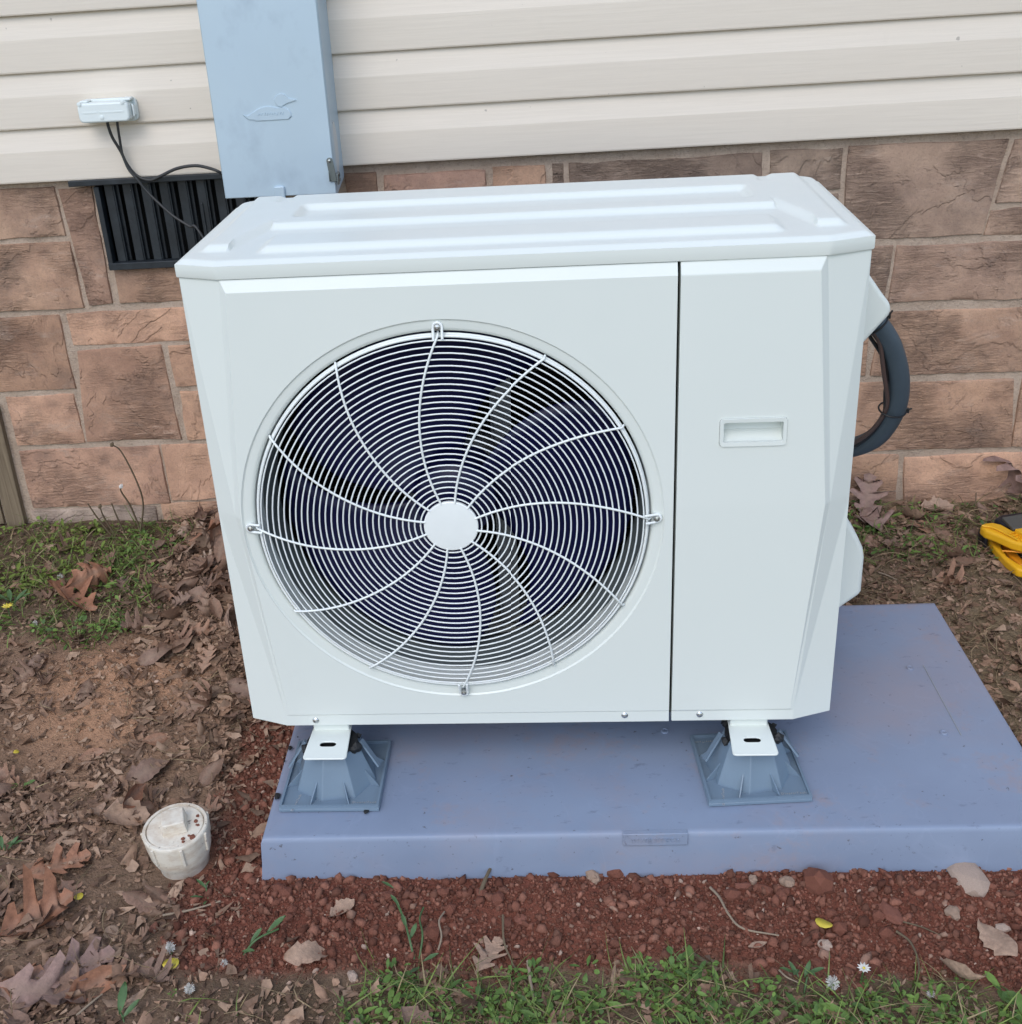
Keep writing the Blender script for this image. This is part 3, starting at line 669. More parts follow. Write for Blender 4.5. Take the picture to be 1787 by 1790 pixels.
h1 = RNG.random((n, 1)); h2 = (RNG.random((n, 1)) > .78)*1.0
C = np.array((.065, .10, .024))*(1-h1)+np.array((.19, .25, .055))*h1; C = C*(1-h2)+np.array((.30, .23, .12))*h2
E_ = np.column_stack([RNG.normal(0, .45, n), RNG.normal(.35, .45, n), RNG.uniform(0, 6.28, n)])
scatter('grass', BL, P, E_, np.column_stack([s, s*.8, s]), C, M['green'])
def wleaf(seed, ln):
    r = np.random.default_rng(seed); st = [(0, .05), (.25, .25), (.55, .38), (.8, .30), (1, .05)]; v = []
    for t, wd in st:
        for u in (-1, 0, 1): v.append((t*ln, u*wd*(1+.2*(r.random()-.5)), .25*t-.35*t*t+.10*abs(u)+.05*(r.random()-.5)))
    f = []
    for i in range(4):
        for k in (0, 1): a_, b_, c_, d_ = i*3+k, i*3+k+1, i*3+k+4, i*3+k+3; f += [(a_, b_, c_), (a_, c_, d_)]
    return np.array(v), np.array(f)
WL = [wleaf(s, l) for s, l in enumerate([1, 1.2, 1.6, .9, 2.2])]
q = pick(2300, d_grass); base_p = np.repeat(q, 6, 0); n = len(base_p); ang = np.tile(np.arange(6)*1.047, len(q))+np.repeat(RNG.uniform(0, 6.28, len(q)), 6)+RNG.normal(0, .3, n)
s = np.repeat(gnoise(len(q), .0035, .0125, 1.6), 6)*RNG.uniform(.7, 1.2, n); off = s*RNG.uniform(.1, 1.2, n)
xy = base_p+np.column_stack([np.cos(ang), np.sin(ang)])*off[:, None]
ok = ~inpad(xy[:, 0], xy[:, 1], .02); xy, ang, s = xy[ok], ang[ok], s[ok]; n = len(xy)
P = np.column_stack([xy, gz(xy[:, 0], xy[:, 1])+.004+RNG.random(n)*.014]); h1 = RNG.random((n, 1))
yel = sstep(-.95, -1.12, xy[:, 0:1])*sstep(.55, .7, xy[:, 1:2])
C = np.array((.055, .105, .024))*(1-h1)+np.array((.155, .245, .05))*h1; C = C*(1-.6*yel)+np.array((.17, .21, .035))*.6*yel
E_ = np.column_stack([RNG.normal(0, .35, n), RNG.normal(-.1, .35, n), ang])
scatter('low_weeds', WL, P, E_, np.column_stack([s, s, s]), C, M['green'], True)

# ------------------------------------------------------------------ equipment pad
pad = thing('equipment_pad', 'blue-grey plastic equipment pad under the white heat pump', 'pad', ((PX0+PX1)/2, (PY0+PY1)/2, -.2), (0, 0, PAD_A))
pcx, pcy = (PX0+PX1)/2, (PY0+PY1)/2; c_, s_ = math.cos(PAD_A), math.sin(PAD_A)
pad.location = (pcx*c_-pcy*s_, pcx*s_+pcy*c_, 0)
pad.matrix_basis = Matrix.LocRotScale(pad.location, Euler((0, 0, PAD_A)), None)
HW, HD = (PX1-PX0)/2, (PY1-PY0)/2
NX0, NX1 = .128-pcx+.002, .228-pcx+.002      # notch for the name plate
def padsurf():
    me = MB(); eg = [.0012, .003]; xs = sorted(set([round(v_, 5) for v_ in list(np.linspace(-HW, HW, 125))+[s_*(HW-e_) for e_ in eg for s_ in (-1, 1)]]))
    ys = sorted(list(np.linspace(-HD, HD, 66))+[s_*(HD-e_) for e_ in eg for s_ in (-1, 1)]); v = []; f = []
    rim = .0065
    for x in xs:
        for y in ys:
            dx, dy = HW-abs(x), HD-abs(y); e = min(dx, dy)
            z = PZ-.004+.0016*(float(fbm(x*3, y*3, 2, 3))-.5)*(e > .02)
            if e < .0005: z -= .0042
            elif e < .002: z -= .0014
            v.append((x, y, z))
    n1 = len(ys)
    for i in range(len(xs)-1):
        for k in range(n1-1): f.append((i*n1+k, (i+1)*n1+k, (i+1)*n1+k+1, i*n1+k+1))
    # skirt, slightly flared, lower edge wavy
    loop = [i*n1 for i in range(len(xs))]+[(len(xs)-1)*n1+k for k in range(1, n1)]+[i*n1+n1-1 for i in range(len(xs)-2, -1, -1)]+[k for k in range(n1-2, 0, -1)]
    b = len(v)
    for lv, (out_, zz) in enumerate([(.0014, PZ-.012), (.004, PZ-.05), (.0085, -.197)]):
        for j in loop:
            x, y, z = v[j]; ox = out_*(1 if x > HW-1e-4 else -1 if x < -HW+1e-4 else 0); oy = out_*(1 if y > HD-1e-4 else -1 if y < -HD+1e-4 else 0)
            wv = .004*math.sin(x*7+1)+.003*math.sin(x*19) if lv == 2 else 0
            v.append((x+ox, y+oy, zz+wv))
    L = len(loop); prev = loop
    for lv in range(3):
        cur = [b+lv*L+j for j in range(L)]
        for j in range(L): f.append((prev[j], prev[(j+1) % L], cur[(j+1) % L], cur[j]))
        prev = cur
    me.add(v, f); return me.build('slab', M['pad'], pad, world=False, smooth=50)
slab = padsurf()
b = MB(); fy = -HD
b.box(((NX0+NX1)/2, fy+.0005, PZ-.0135), (NX1-NX0, .011, .022), Matrix.Rotation(R(-4), 3, 'X')); b.build('name_plate', M['pad'], pad, world=False, bevel=.0012)
def text_obj(body, size, ext, name, mat, parent, mtx):
    cu = bpy.data.curves.new(name, 'FONT'); cu.body = body; cu.size = size; cu.extrude = ext; cu.align_x = 'CENTER'; cu.align_y = 'CENTER'; cu.resolution_u = 2; cu.space_character = 1.25
    to = bpy.data.objects.new(name, cu); COL.objects.link(to); dg = bpy.context.evaluated_depsgraph_get()
    me = bpy.data.meshes.new_from_object(to.evaluated_get(dg)); bpy.data.objects.remove(to)
    me.transform(mtx); return link(name, me, mat, parent, world=False)
text_obj('DIVERSITECH', .0105, .0007, 'embossed_lettering', M['pad'], pad, Matrix.Translation(((NX0+NX1)/2, fy-.0054, PZ-.0138)) @ Matrix.Rotation(R(90), 4, 'X'))
for px, py in [(1592, 1165), (1651, 1278), (1163, 1275)]:
    p = at(px, py, 2, PZ); u, v_ = unrot(p.x, p.y); b = MB()
    b.lathe([(.0065, -.0045), (.0065, -.0015), (.005, -.001), (.0045, -.0025), (.001, -.0025)], 14, lambda x, y, h: (u-pcx+x, v_-pcy+y, PZ+h)); b.build('drain_plug', M['pad'], pad, world=False, smooth=40)
b = MB(); A = at(1615, 1160, 2, PZ); B = at(1681, 1282, 2, PZ); ua, va = unrot(A.x, A.y); ub, vb = unrot(B.x, B.y)
b.bar((ua-pcx, va-pcy, PZ-.0034), (ub-pcx, vb-pcy, PZ-.0034), .0009, .0016); b.build('seam', M['galv'], pad, world=False)

# ------------------------------------------------------------------ plastic risers under the feet
ZR = PZ-.0026
def riser(name):
    t = thing(name, '', 'riser')
    b = MB(); b.box((0, 0, .003), (.164, .170, .006)); b.build('base_plate', M['riser'], t, world=False, bevel=.001)
    b = MB()
    for sx in (-1, 1): b.bar((sx*.0795, -.084, .0085), (sx*.0795, .084, .0085), .004, .006)
    for sy in (-1, 1): b.bar((-.0775, sy*.0825, .0085), (.0775, sy*.0825, .0085), .004, .006)
    b.build('rim', M['riser'], t, world=False)
    b = MB(); v = []; f = []; n = 16
    for h, r in ((.006, .070), (.071, .046), (.073, .043)):
        for k in range(n):
            a = 2*math.pi*(k+.5)/n; rr = r*(1.0 if k % 2 else .90); sq = 1/max(abs(math.cos(a)), abs(math.sin(a))); rr *= 1+.13*(sq-1)
            v.append((rr*math.cos(a), rr*math.sin(a), h))
    for i in range(2):
        for k in range(n): f.append((i*n+k, i*n+(k+1) % n, (i+1)*n+(k+1) % n, (i+1)*n+k))
    f.append(tuple(2*n+k for k in range(n)))
    b.add(v, f); b.build('cone', M['riser'], t, world=False, bevel=.0012)
    for k in range(8):
        a = R(22.5+45*k); b = MB(); d = Vector((math.cos(a), math.sin(a), 0)); r0 = .0655
        ln = .018 if k % 2 else .020
        q = [d*(r0-.012)+Vector((0, 0, .006)), d*(r0+ln)+Vector((0, 0, .0062)), d*(r0-.009)+Vector((0, 0, .034))]; s2 = Vector((-d.y, d.x, 0))*.0009
        b.add([p+s2 for p in q]+[p-s2 for p in q], [(0, 1, 2), (5, 4, 3), (0, 3, 4, 1), (1, 4, 5, 2), (2, 5, 3, 0)]); b.build('gusset', M['riser'], t, world=False)
    for sx in (-1, 1):
        b = MB(); b.bar((sx*.047, .004, .074), (sx*.076, -.012, .034), .003, .012, (0, 1, 0)); b.build('side_rib', M['riser'], t, world=False)
    for sx, sy, rz in ((1, -1, 0), (-1, -1, R(80)), (-1, 1, R(180))):
        mt = Matrix.Translation((sx*.056, sy*.070, .0062)) @ Matrix.Rotation(rz, 4, 'Z')
        text_obj('DiversiTech', .0065, .0004, 'moulded_mark', M['galv'], t, mt)
    b = MB(); b.lathe([(.037, .0732), (.037, .0778), (.01, .0780)], 14, lambda x, y, h: (x*1.15, y, h), True); b.build('rubber_pad', M['rubber'], t, world=False)
    b = MB()
    for k in range(7):
        a = random.uniform(-.6, 3.7); r = random.uniform(.038, .046)
        v, f = ico(.35, 40+k); sc = random.uniform(.006, .011); b.add([Vector((r*math.cos(a)*1.1, r*math.sin(a), .072))+Vector(p)*sc for p in v], [tuple(x) for x in f])
    b.build('adhesive_blob', M['rubber'], t, world=False)['kind'] = 'stuff'
    return t
r0 = riser('riser'); GR = 'grey plastic risers under the heat pump feet'
spots = [((-.3385, -.001), .0, 'grey plastic riser under the front foot beside the bare soil edge of the pad', None),
         ((.3475, .010), .065, 'grey plastic riser under the front foot below the service panel', None),
         ((-.3385, .385), .02, 'grey plastic riser hidden under a rear foot of the heat pump', GR), ((.3445, .385), -.03, 'grey plastic riser hidden under a rear foot of the heat pump', GR)]
for i, ((x, y), rz, lb, g) in enumerate(spots):
    o = r0 if i == 0 else copy_tree(r0)
    o.location = (x, y, ZR); o.rotation_euler = (0, 0, rz); o['label'] = lb
    if g: o['group'] = g
# spilled black adhesive spots beside the riser
b = MB()
for px, py, r in [(484, 1390, .007), (507, 1307, .006), (640, 1417, .006), (497, 1330, .002), (520, 1288, .002)]:
    p = at(px, py, 2, PZ); v, f = ico(.3, int(px)); b.add([p+Vector((a[0]*r, a[1]*r*1.3, a[2]*r*.25+.0)) for a in v], [tuple(x) for x in f])
bo = b.build('adhesive_drip', M['rubber'], pad); bo['kind'] = 'stuff'
bo.matrix_parent_inverse = pad.matrix_basis.inverted()

# ------------------------------------------------------------------ heat pump
hp = thing('heat_pump', 'white outdoor heat pump with round wire fan grille on a blue-grey pad', 'heat pump', (0, .2, -.03))
HWX, YC, ZTP, ZK, XS = .473, .022, .7518, .388, .2164
FX, FZ = -.1139, .3717
def yp(z): return -.0075 if z >= ZK else -.0075+(ZK-z)/(ZK-.022)*.006
def cdt_panel(verts, edges, keep):
    v2 = [Vector((a[0], a[2])) for a in verts]
    ov, oe, of, orv, ore, orf = delaunay_2d_cdt(v2, edges, [], 0, 1e-6)
    pos = []
    for i, p in enumerate(ov):
        y = verts[orv[i][0]][1] if orv[i] else 0.0
        pos.append((p.x, y, p.y))
    fs = []
    for t in of:
        cx = sum(ov[i].x for i in t)/len(t); cz = sum(ov[i].y for i in t)/len(t)
        if keep(cx, cz): fs.append(tuple(t))
    return pos, fs
def panel(side):
    V_ = []; E_ = []
    def poly(pts, closed=True):
        b_ = len(V_); V_.extend(pts); n_ = len(pts); E_.extend([(b_+i, b_+i+1) for i in range(n_-1)]+([(b_+n_-1, b_)] if closed else [])); return b_
    zb, ztp, off = .022, .735, .0085
    s_ = side
    xo = XS-.0021 if s_ < 0 else XS+.0021
    cr = [(.4105, ZTP), (.4405, ZK), (.4105, 0.0)]           # crease, outer edge
    ci = [(.4105-off, ztp), (.4405-off, ZK), (.4105-off+.003, zb)]
    # outline corners
    o_ = [(s_*HWX, YC, 0), (s_*HWX, YC, ZK), (s_*HWX, YC, ZTP), (s_*cr[0][0], 0, ZTP), (xo, 0, ZTP), (xo, 0, ztp+.0), (xo, 0, zb-.002), (xo, 0, 0), (s_*cr[2][0], 0, 0)]
    poly([o_[0], o_[1], o_[2], o_[3], o_[4]], False); a4 = len(V_)-1
    xi = xo-.0025*(-s_)*-1 if False else xo+(-.003 if s_ < 0 else .003)
    # seam side edge runs with the face depth, a small return closes it
    e_ = [(xo, yp(ztp), ztp), (xo, yp(ZK), ZK), (xo, yp(zb), zb), (xo, 0, zb-.002), (xo, 0, 0), (s_*cr[2][0], 0, 0)]
    b_ = poly(e_, False); E_.append((a4, b_)); E_.append((len(V_)-1, 0))
    c0 = poly([(s_*cr[0][0], 0, ZTP), (s_*cr[1][0], 0, ZK), (s_*cr[2][0]*.9995, 0, zb-.002), (s_*cr[2][0], 0, 0)], False)
    p_ = poly([(s_*ci[0][0], yp(ztp), ztp), (s_*ci[1][0], yp(ZK), ZK), (s_*ci[2][0], yp(zb), zb)], False)
    iT, iK, iB = p_, p_+1, p_+2
    E_.append((iT, b_)); E_.append((iB, b_+2)); E_.append((c0+2, b_+3)); E_.append((c0, iT)); E_.append((c0+1, iK)); E_.append((c0+2, iB)); E_.append((1, c0+1))
    if s_ < 0:
        Rr = .3155; a0 = math.asin((ZK-FZ)/Rr); angs = sorted([a0, math.pi-a0]+[i*2*math.pi/128 for i in range(128)]); k0 = len(V_)
        poly([(FX+Rr*math.cos(a), yp(FZ+Rr*math.sin(a)), FZ+Rr*math.sin(a)) for a in angs])
        E_.append((k0+angs.index(a0), b_+1)); E_.append((k0+angs.index(math.pi-a0), iK))
        keep = lambda x, z: math.hypot(x-FX, z-FZ) > Rr*.9995
    else:
        E_.append((b_+1, iK)); hx0, hx1, hz0, hz1 = .2765, .3712, .4835, .5270
        poly([(x, yp(z), z) for x, z in rrect(hx0, hz0, hx1, hz1, .006)])
        keep = lambda x, z: not (hx0+.001 < x < hx1-.001 and hz0+.001 < z < hz1-.001)
    pos, fs = cdt_panel(V_, E_, keep)
    return pos, fs, xo
for side, nm in ((-1, 'front_panel'), (1, 'service_panel')):
    pos, fs, xo = panel(side); b = MB().add(pos, fs)
    zz = [0, .02, .022, ZK, .735, ZTP]; yy = [0, 0, yp(.022), yp(ZK), yp(.735), 0]       # return edge at the seam
    v = [(xo, y, z) for y, z in zip(yy, zz)]+[(xo, .018, z) for z in zz]; b.add(v, [(i, i+1, i+7, i+6) for i in range(5)])
    b.add([(side*HWX, YC, 0), (side*HWX, YC, ZTP), (side*HWX, .034, ZTP), (side*HWX, .034, 0)], [(0, 1, 2, 3)])
    b.add([(side*HWX, YC, 0), (side*.4105, 0, 0), (xo, 0, 0), (xo, .018, 0), (side*.40, .018, 0), (side*HWX, .034, 0)], [(0, 1, 2, 3, 4, 5)])
    me = bpy.data.meshes.new(nm); me.from_pydata(b.v, [], b.f); bm = bmesh.new(); bm.from_mesh(me); bmesh.ops.remove_doubles(bm, verts=bm.verts, dist=1e-5); bmesh.ops.recalc_face_normals(bm, faces=bm.faces)
    bmesh.ops.dissolve_limit(bm, angle_limit=R(.15), verts=bm.verts, edges=bm.edges)
    bm.to_mesh(me); bm.free(); o = link(nm, me, M['paint'], hp)
    bv = o.modifiers.new('bevel', 'BEVEL'); bv.width = .0022; bv.segments = 3; bv.limit_method = 'ANGLE'; bv.angle_limit = R(6)
    if side < 0: front = o
    else: service = o
# ring round the fan opening
b = MB(); v = []; f = []; n = 160
for k in range(n):
    a = 2*math.pi*k/n; ca, sa = math.cos(a), math.sin(a)
    for r, y in ((.3157, None), (.3150, 'a'), (.3130, 'b'), (.3030, 'c'), (.2995, 'd'), (.2972, 'e'), (.2960, .0080), (.2950, .05)):
        z = FZ+r*sa; y0 = yp(z)
        yv = {None: y0+.0006, 'a': y0+.0010, 'b': y0+.0028, 'c': y0+.0032, 'd': y0+.0042, 'e': y0+.0070}.get(y, y)
        v.append((FX+r*ca, yv, z))
for k in range(n):
    for j in range(7): f.append((k*8+j, k*8+j+1, ((k+1) % n)*8+j+1, ((k+1) % n)*8+j))
b.add(v, f).build('fan_ring', M['paint'], front, smooth=35)
b = MB(); b.lathe([(.2945, .0495), (.2925, .075), (.286, .11), (.290, .13)], 96, lambda x, z, h: (FX+x, h, FZ+z)); b.build('fan_shroud', M['shroud'], hp, smooth=60)
b = MB(); b.lathe([(.288, .1295), (.36, .1305)], 96, lambda x, z, h: (FX+max(-.33, min(.325, x)), h, FZ+max(-.36, min(.37, z)))); b.build('fan_baffle', M['black_in'], hp)
# handle
hd = MB(); outer = rrect(.2768, .4838, .3709, .5267, .0058); inner = rrect(.2825, .4905, .3655, .5205, .0025)
n = len(outer); yy0 = yp(.5)
v = [(x, yy0+.0004, z) for x, z in outer]+[(x*.992+.3239*.008, yy0-.0022, z*.985+.5053*.015) for x, z in outer]+[(x, yy0-.0018, z) for x, z in inner]+[(x, yy0+.004, z) for x, z in inner]
f = [(j*n+i, j*n+(i+1) % n, (j+1)*n+(i+1) % n, (j+1)*n+i) for j in range(3) for i in range(n)]
hframe = hd.add(v, f).build('handle', M['paint'], service, smooth=35)
b = MB(); x0, x1, z0, z1 = .2825, .3655, .4905, .5205
ps = [(yy0+.003, z0), (yy0+.010, z0+.0025), (yy0+.020, z0+.012), (yy0+.024, z1-.006), (yy0+.020, z1+.006), (yy0+.003, z1+.0005)]
v = [(x0, y, z) for y, z in ps]+[(x1, y, z) for y, z in ps]; f = [(i, i+1, i+7, i+6) for i in range(5)]+[tuple(range(6)), tuple(range(6, 12))]
b.add(v, f).build('recess', M['paint'], service, smooth=25)
# case sides, base, back, partition
b = MB(); b.box((-HWX+.001, .219, ZTP/2), (.002, .370, ZTP-.002)); b.build('side_panel', M['paint'], hp)
b = MB(); b.box((HWX-.001, .219, ZTP/2), (.002, .370, ZTP-.002)); b.build('side_panel', M['paint'], hp)
for s_ in (-1, 1): MB().box((s_*(HWX-.0004), .0362, ZTP/2), (.0022, .004, ZTP-.004)).build('panel_seam', M['lip'], hp)
b = MB(); b.box((0, .215, .012), (.938, .37, .020)); b.build('base_pan', M['paint'], hp)
b = MB(); b.box((.2215, .20, .38), (.003, .33, .735)); b.build('partition', M['black_in'], hp)
b = MB(); b.box((XS, .022, .376), (.02, .004, .745)); b.build('seam_backing', M['black_in'], hp)
b = MB(); b.box((-.12, .385, .38), (.70, .012, .745)); b.box((.345, .395, .38), (.25, .012, .735)); b.box((-.462, .21, .38), (.004, .34, .745)); coil = b.build('coil', M['coil'], hp)
b = MB()
for i in range(34):
    z = .06+i*.0195; b.bar((-.44, .374, z), (.215, .374, z), .0012, .0012)
b.build('coil_wire', M['coilwire'], coil)
# fan motor bracket, motor, blades
b = MB(); xb = at(882, 850, 1, .25).x; b.box((xb, .262, .38), (.034, .006, .70)); b.box((xb-.017, .255, .38), (.003, .018, .70)); xb2 = at(722, 800, 1, .25).x; b.box((xb2, .266, .38), (.03, .006, .70)); b.build('motor_bracket', M['galv'], hp)
b = MB(); b.lathe([(.05, .255), (.058, .245), (.058, .16), (.02, .155)], 32, lambda x, z, h: (FX+x, h, FZ+z), True); b.build('fan_motor', M['galv'], hp, smooth=40)
fan = MB(); fan.lathe([(.012, .052), (.045, .056), (.062, .07), (.064, .15)], 40, lambda x, z, h: (FX+x, h, FZ+z), True); fan_o = fan.build('fan', M['blade'], hp, smooth=40)
for kb in range(3):
    b = MB(); v = []; f = []; nr, na = 14, 14; a0 = R(5+120*kb)
    for i in range(nr+1):
        t = i/nr; r = .060+.217*t; half0 = R(46+9*t); sweep = R(-24*t*t)
        for k in range(na+1):
            u = k/na*2-1; rr = r if t < .999 else r
            edge = .06*t*t*(1 if u > 0 else -.4)*u*u
            a = a0+sweep+half0*u-edge
            y = .105-.036*u*(1-.25*t)+.010*u*u*u
            v.append((FX+rr*math.cos(a), y, FZ+rr*math.sin(a)))
    for i in range(nr):
        for k in range(na): f.append((i*(na+1)+k, i*(na+1)+k+1, (i+1)*(na+1)+k+1, (i+1)*(na+1)+k))
    o = b.add(v, f).build('fan_blade', M['blade'], fan_o, smooth=60); sm = o.modifiers.new('solid', 'SOLIDIFY'); sm.thickness = .004
# wire grille
gr = MB(); gr.lathe([(.0405, -.0130), (.0405, -.0168), (.0392, -.0180), (.0385, -.0181), (.002, -.0182)], 48, lambda x, z, h: (FX+x, h, FZ+z), True); grille = gr.build('fan_grille', M['wire'], hp, smooth=20)
def ygr(r): return -.0150+.0085*max(0, (r-.20)/.095)**2
b = MB(); nring = 28
for k in range(nring):
    r = .0455+(.2855-.0455)*k/(nring-1); n = 96 if r > .12 else 56
    b.tube([(FX+r*math.cos(2*math.pi*i/n), ygr(r), FZ+r*math.sin(2*math.pi*i/n)) for i in range(n)], .00122, 6, closed=True)
b.build('ring_wires', M['wire'], grille, smooth=70)
b = MB()
for r, y in ((.2905, -.0045), (.2918, .0005)): b.tube([(FX+r*math.cos(2*math.pi*i/128), y, FZ+r*math.sin(2*math.pi*i/128)) for i in range(128)], .0023, 8, closed=True)
b.build('rim_wire', M['wire'], grille, smooth=70)
for k in range(12):
    a0 = R(30*k); b = MB(); path = []
    for i in range(19):
        t = i/18; r = .0385+.2545*t; d = .012*(1-t)+.115*t*(1-t); rad = Vector((math.cos(a0), math.sin(a0))); tn = Vector((-rad.y, rad.x))
        rr = math.sqrt(max(r*r-d*d, 0)); p = rad*rr+tn*d; path.append((FX+p.x, ygr(r)-.0026, FZ+p.y))
    path.append((path[-1][0]+.003*math.cos(a0), -.003, path[-1][2]+.003*math.sin(a0)))
    b.tube(path, .0018, 6); b.build('spoke', M['wire'], grille, smooth=70)
    if k % 3 == 0:
        rad = Vector((math.cos(a0), 0, math.sin(a0))); tn = Vector((-rad.z, 0, rad.x)); C0 = Vector((FX, 0, FZ))
        pts = [C0+rad*.288+tn*-.0062+Vector((0, -.012, 0)), C0+rad*.299+tn*-.0062+Vector((0, -.009, 0))]
        pts += [C0+rad*(.3045+.0062*math.sin(R(q_)))+tn*(-.0062*math.cos(R(q_)))+Vector((0, -.0065, 0)) for q_ in range(0, 181, 30)]
        pts += [C0+rad*.299+tn*.0062+Vector((0, -.009, 0)), C0+rad*.286+tn*.0062+Vector((0, -.012, 0))]
        b = MB(); b.tube(pts, .0021, 6); b.build('mounting_loop', M['wire'], grille, smooth=70)
        b = MB(); cc = C0+rad*.3043; b.lathe([(.0052, -.003), (.0052, -.0080), (.0040, -.0105), (.0012, -.0113), (.0010, -.0100)], 14, lambda x, z, h: (cc.x+x, h, cc.z+z), True); b.build('screw', M['screw'], grille, smooth=40)
for sx, sz in ((-.3619, .0095), (.1439, .0125), (.2633, .0125)):
    b = MB(); b.lathe([(.0055, .002), (.0055, -.0006), (.0040, -.0022), (.0010, -.0028), (.0008, -.0018)], 14, lambda x, z, h: (sx+x, h, sz+z), True); b.build('case_screw', M['screw'], hp, smooth=40)
# lid
def lid_front(x): a = abs(x); return -.0025 if a < .414 else -.0025+(a-.414)/(.4755-.414)*.0225
def lid():
    XL = .4755; nx, ny = 300, 130; v = []; f = []
    def ramp(t): t = max(0, min(1, t)); return t*t*(3-2*t)
    for i in range(nx+1):
        x = -XL+2*XL*i/nx; yf = lid_front(x); a = abs(x); yb = .418
        if a > .43: q_ = (a-.43)/(XL-.43); yb -= .040*q_**2.5
        ym = .172 if a < .372 else (.172-(a-.372)/.036*.120 if a < .408 else .052); sl = 1 if a < .372 else (3.4 if a < .408 else 1)
        for k in range(ny+1):
            y = yf+(yb-yf)*k/ny
            e = min(XL-a, y-yf, yb-y); z = .7772-.0060*(1-ramp(e/.013))**1.3
            h1 = ramp((y-ym)/sl/.018)*ramp((.452-a)/.016)*ramp((.402-y)/.012)
            gv = ramp((y-.222)/.020)*ramp((.318-y)/.018)*ramp((.352-a)/.014)
            h2 = ramp((y-.032)/.018)*ramp((.128-y)/.022)*ramp((.366-a)/.018)
            nt_ = ramp((y-.34)/.015)*ramp((a-.372)/.01)*ramp((.404-a)/.012)
            z += .0085*max(h1*(1-gv), h2)-.004*nt_*h1
            v.append((x, y, z))
    n1 = ny+1
    for i in range(nx):
        for k in range(ny): f.append((i*n1+k, (i+1)*n1+k, (i+1)*n1+k+1, i*n1+k+1))
    loop = [i*n1 for i in range(nx+1)]+[nx*n1+k for k in range(1, n1)]+[i*n1+ny for i in range(nx-1, -1, -1)]+[k for k in range(ny-1, 0, -1)]
    b_ = len(v); L = len(loop); prev = loop
    for zz, ins in ((.768, -.0002), (.7545, -.0002), (.7528, .0008), (.7530, .006)):
        for j in loop:
            x, y, z = v[j]; s = 1-ins/.4; v.append((x*s, (y-.2)*s+.2, zz))
    for lv in range(4):
        cur = [b_+lv*L+j for j in range(L)]
        for j in range(L): f.append((prev[j], cur[j], cur[(j+1) % L], prev[(j+1) % L]))
        prev = cur
    f.append(tuple(prev))
    return MB().add(v, f).build('lid', M['paint'], hp, smooth=42)
lid()
# feet
for fx in (-.341, .344):
    b = MB(); V_ = []; E_ = []
    def addp(pts):
        k = len(V_); V_.extend([(x, 0, z) for x, z in pts]); E_.extend([(k+i, k+(i+1) % len(pts)) for i in range(len(pts))])
    addp([(fx-.030, .06), (fx-.030, -.016), (fx-.0355, -.056)]+[(fx-.0355+.006*(1-math.cos(R(q_))), -.056-.006*math.sin(R(q_))) for q_ in (30, 60, 90)]+[(fx+.0355-.006*(1-math.cos(R(q_))), -.056-.006*math.sin(R(q_))) for q_ in (90, 60, 30)]+[(fx+.0355, -.056), (fx+.030, -.016), (fx+.030, .06)])
    sl = arc(fx+.0075, -.0245, .0062, -90, 90, 6)+arc(fx-.0075, -.0245, .0062, 90, 270, 6); addp(sl)
    pos, fs = cdt_panel(V_, E_, lambda x, y: (not (abs(x-fx) < .0075 and abs(y+.0245) < .0061)) and math.hypot(abs(x-fx)-.0075, y+.0245) > .0059 and abs(x-fx) < .0355-.006*max(0, (y+.056)/.04 > 0)*0)
    b.add([(x, z, -.0225) for x, y, z in pos], fs); o = b.build('foot', M['paint'], hp); sm = o.modifiers.new('solid', 'SOLIDIFY'); sm.thickness = .003; sm.offset = -1
    bv = o.modifiers.new('bevel', 'BEVEL'); bv.width = .001; bv.limit_method = 'ANGLE'
    b = MB(); b.box((fx, .205, -.012), (.058, .34, .022)); b.build('foot_rail', M['paint'], hp, bevel=.003)
    b = MB(); b.prism(rrect(fx-.03, -.0225, fx+.03, .0, .004), lambda a, c, d: (a, d, c), .012, .040); b.build('foot_web', M['paint'], hp, bevel=.002)
    b = MB(); b.box((fx, .41, -.022), (.07, .09, .004)); b.build('rear_foot', M['paint'], hp, bevel=.001)
# covers on the service side
def cover(nm, profile, y0, y1, mat, bev, rnd):
    b = MB(); b.prism(profile, lambda a, c, d: (a, d, c), y0, y1); o = b.build(nm, mat, hp, bevel=bev); o.modifiers['bevel'].segments = 4; return o
cover('cable_cover', [(.4732, .732), (.540, .640)]+[(.5510-.0+.006*math.sin(R(q_)), .612+.012*math.cos(R(q_))) for q_ in (20, 60, 100, 140)]+[(.4732, .500)], .195, .312, M['paint'], .012, 4)
vc = MB(); vp = [(.4732, .335), (.505, .285), (.5405, .222), (.552, .198), (.5555, .180), (.5560, .115), (.5530, .108), (.4732, .040)]
vc.prism(vp, lambda a, c, d: (a, d, c), .198, .335); vco = vc.build('valve_cover', M['paint'], hp, bevel=.010); vco.modifiers['bevel'].segments = 4
dv = (Vector((.5405, 0, .222))-Vector((.505, 0, .285))).normalized(); nv = Vector((-dv.z, 0, dv.x)); mid = Vector((.520, .236, .258))
nv = nv if nv.x > 0 else -nv
b = MB(); bx_ = [mid+dv*a*.017+Vector((0, c*.024, 0))+nv*.0012 for a, c in ((-1, -1), (1, -1), (1, 1), (-1, 1))]; b.add(bx_+[p-nv*.02 for p in bx_], [(0, 1, 2, 3), (4, 5, 6, 7), (0, 1, 5, 4), (1, 2, 6, 5), (2, 3, 7, 6), (3, 0, 4, 7)]); b.build('valve_hole_shade', M['black_in'], vco)  # near-black block on the uncut cover, its colour gives the hole's inner shade

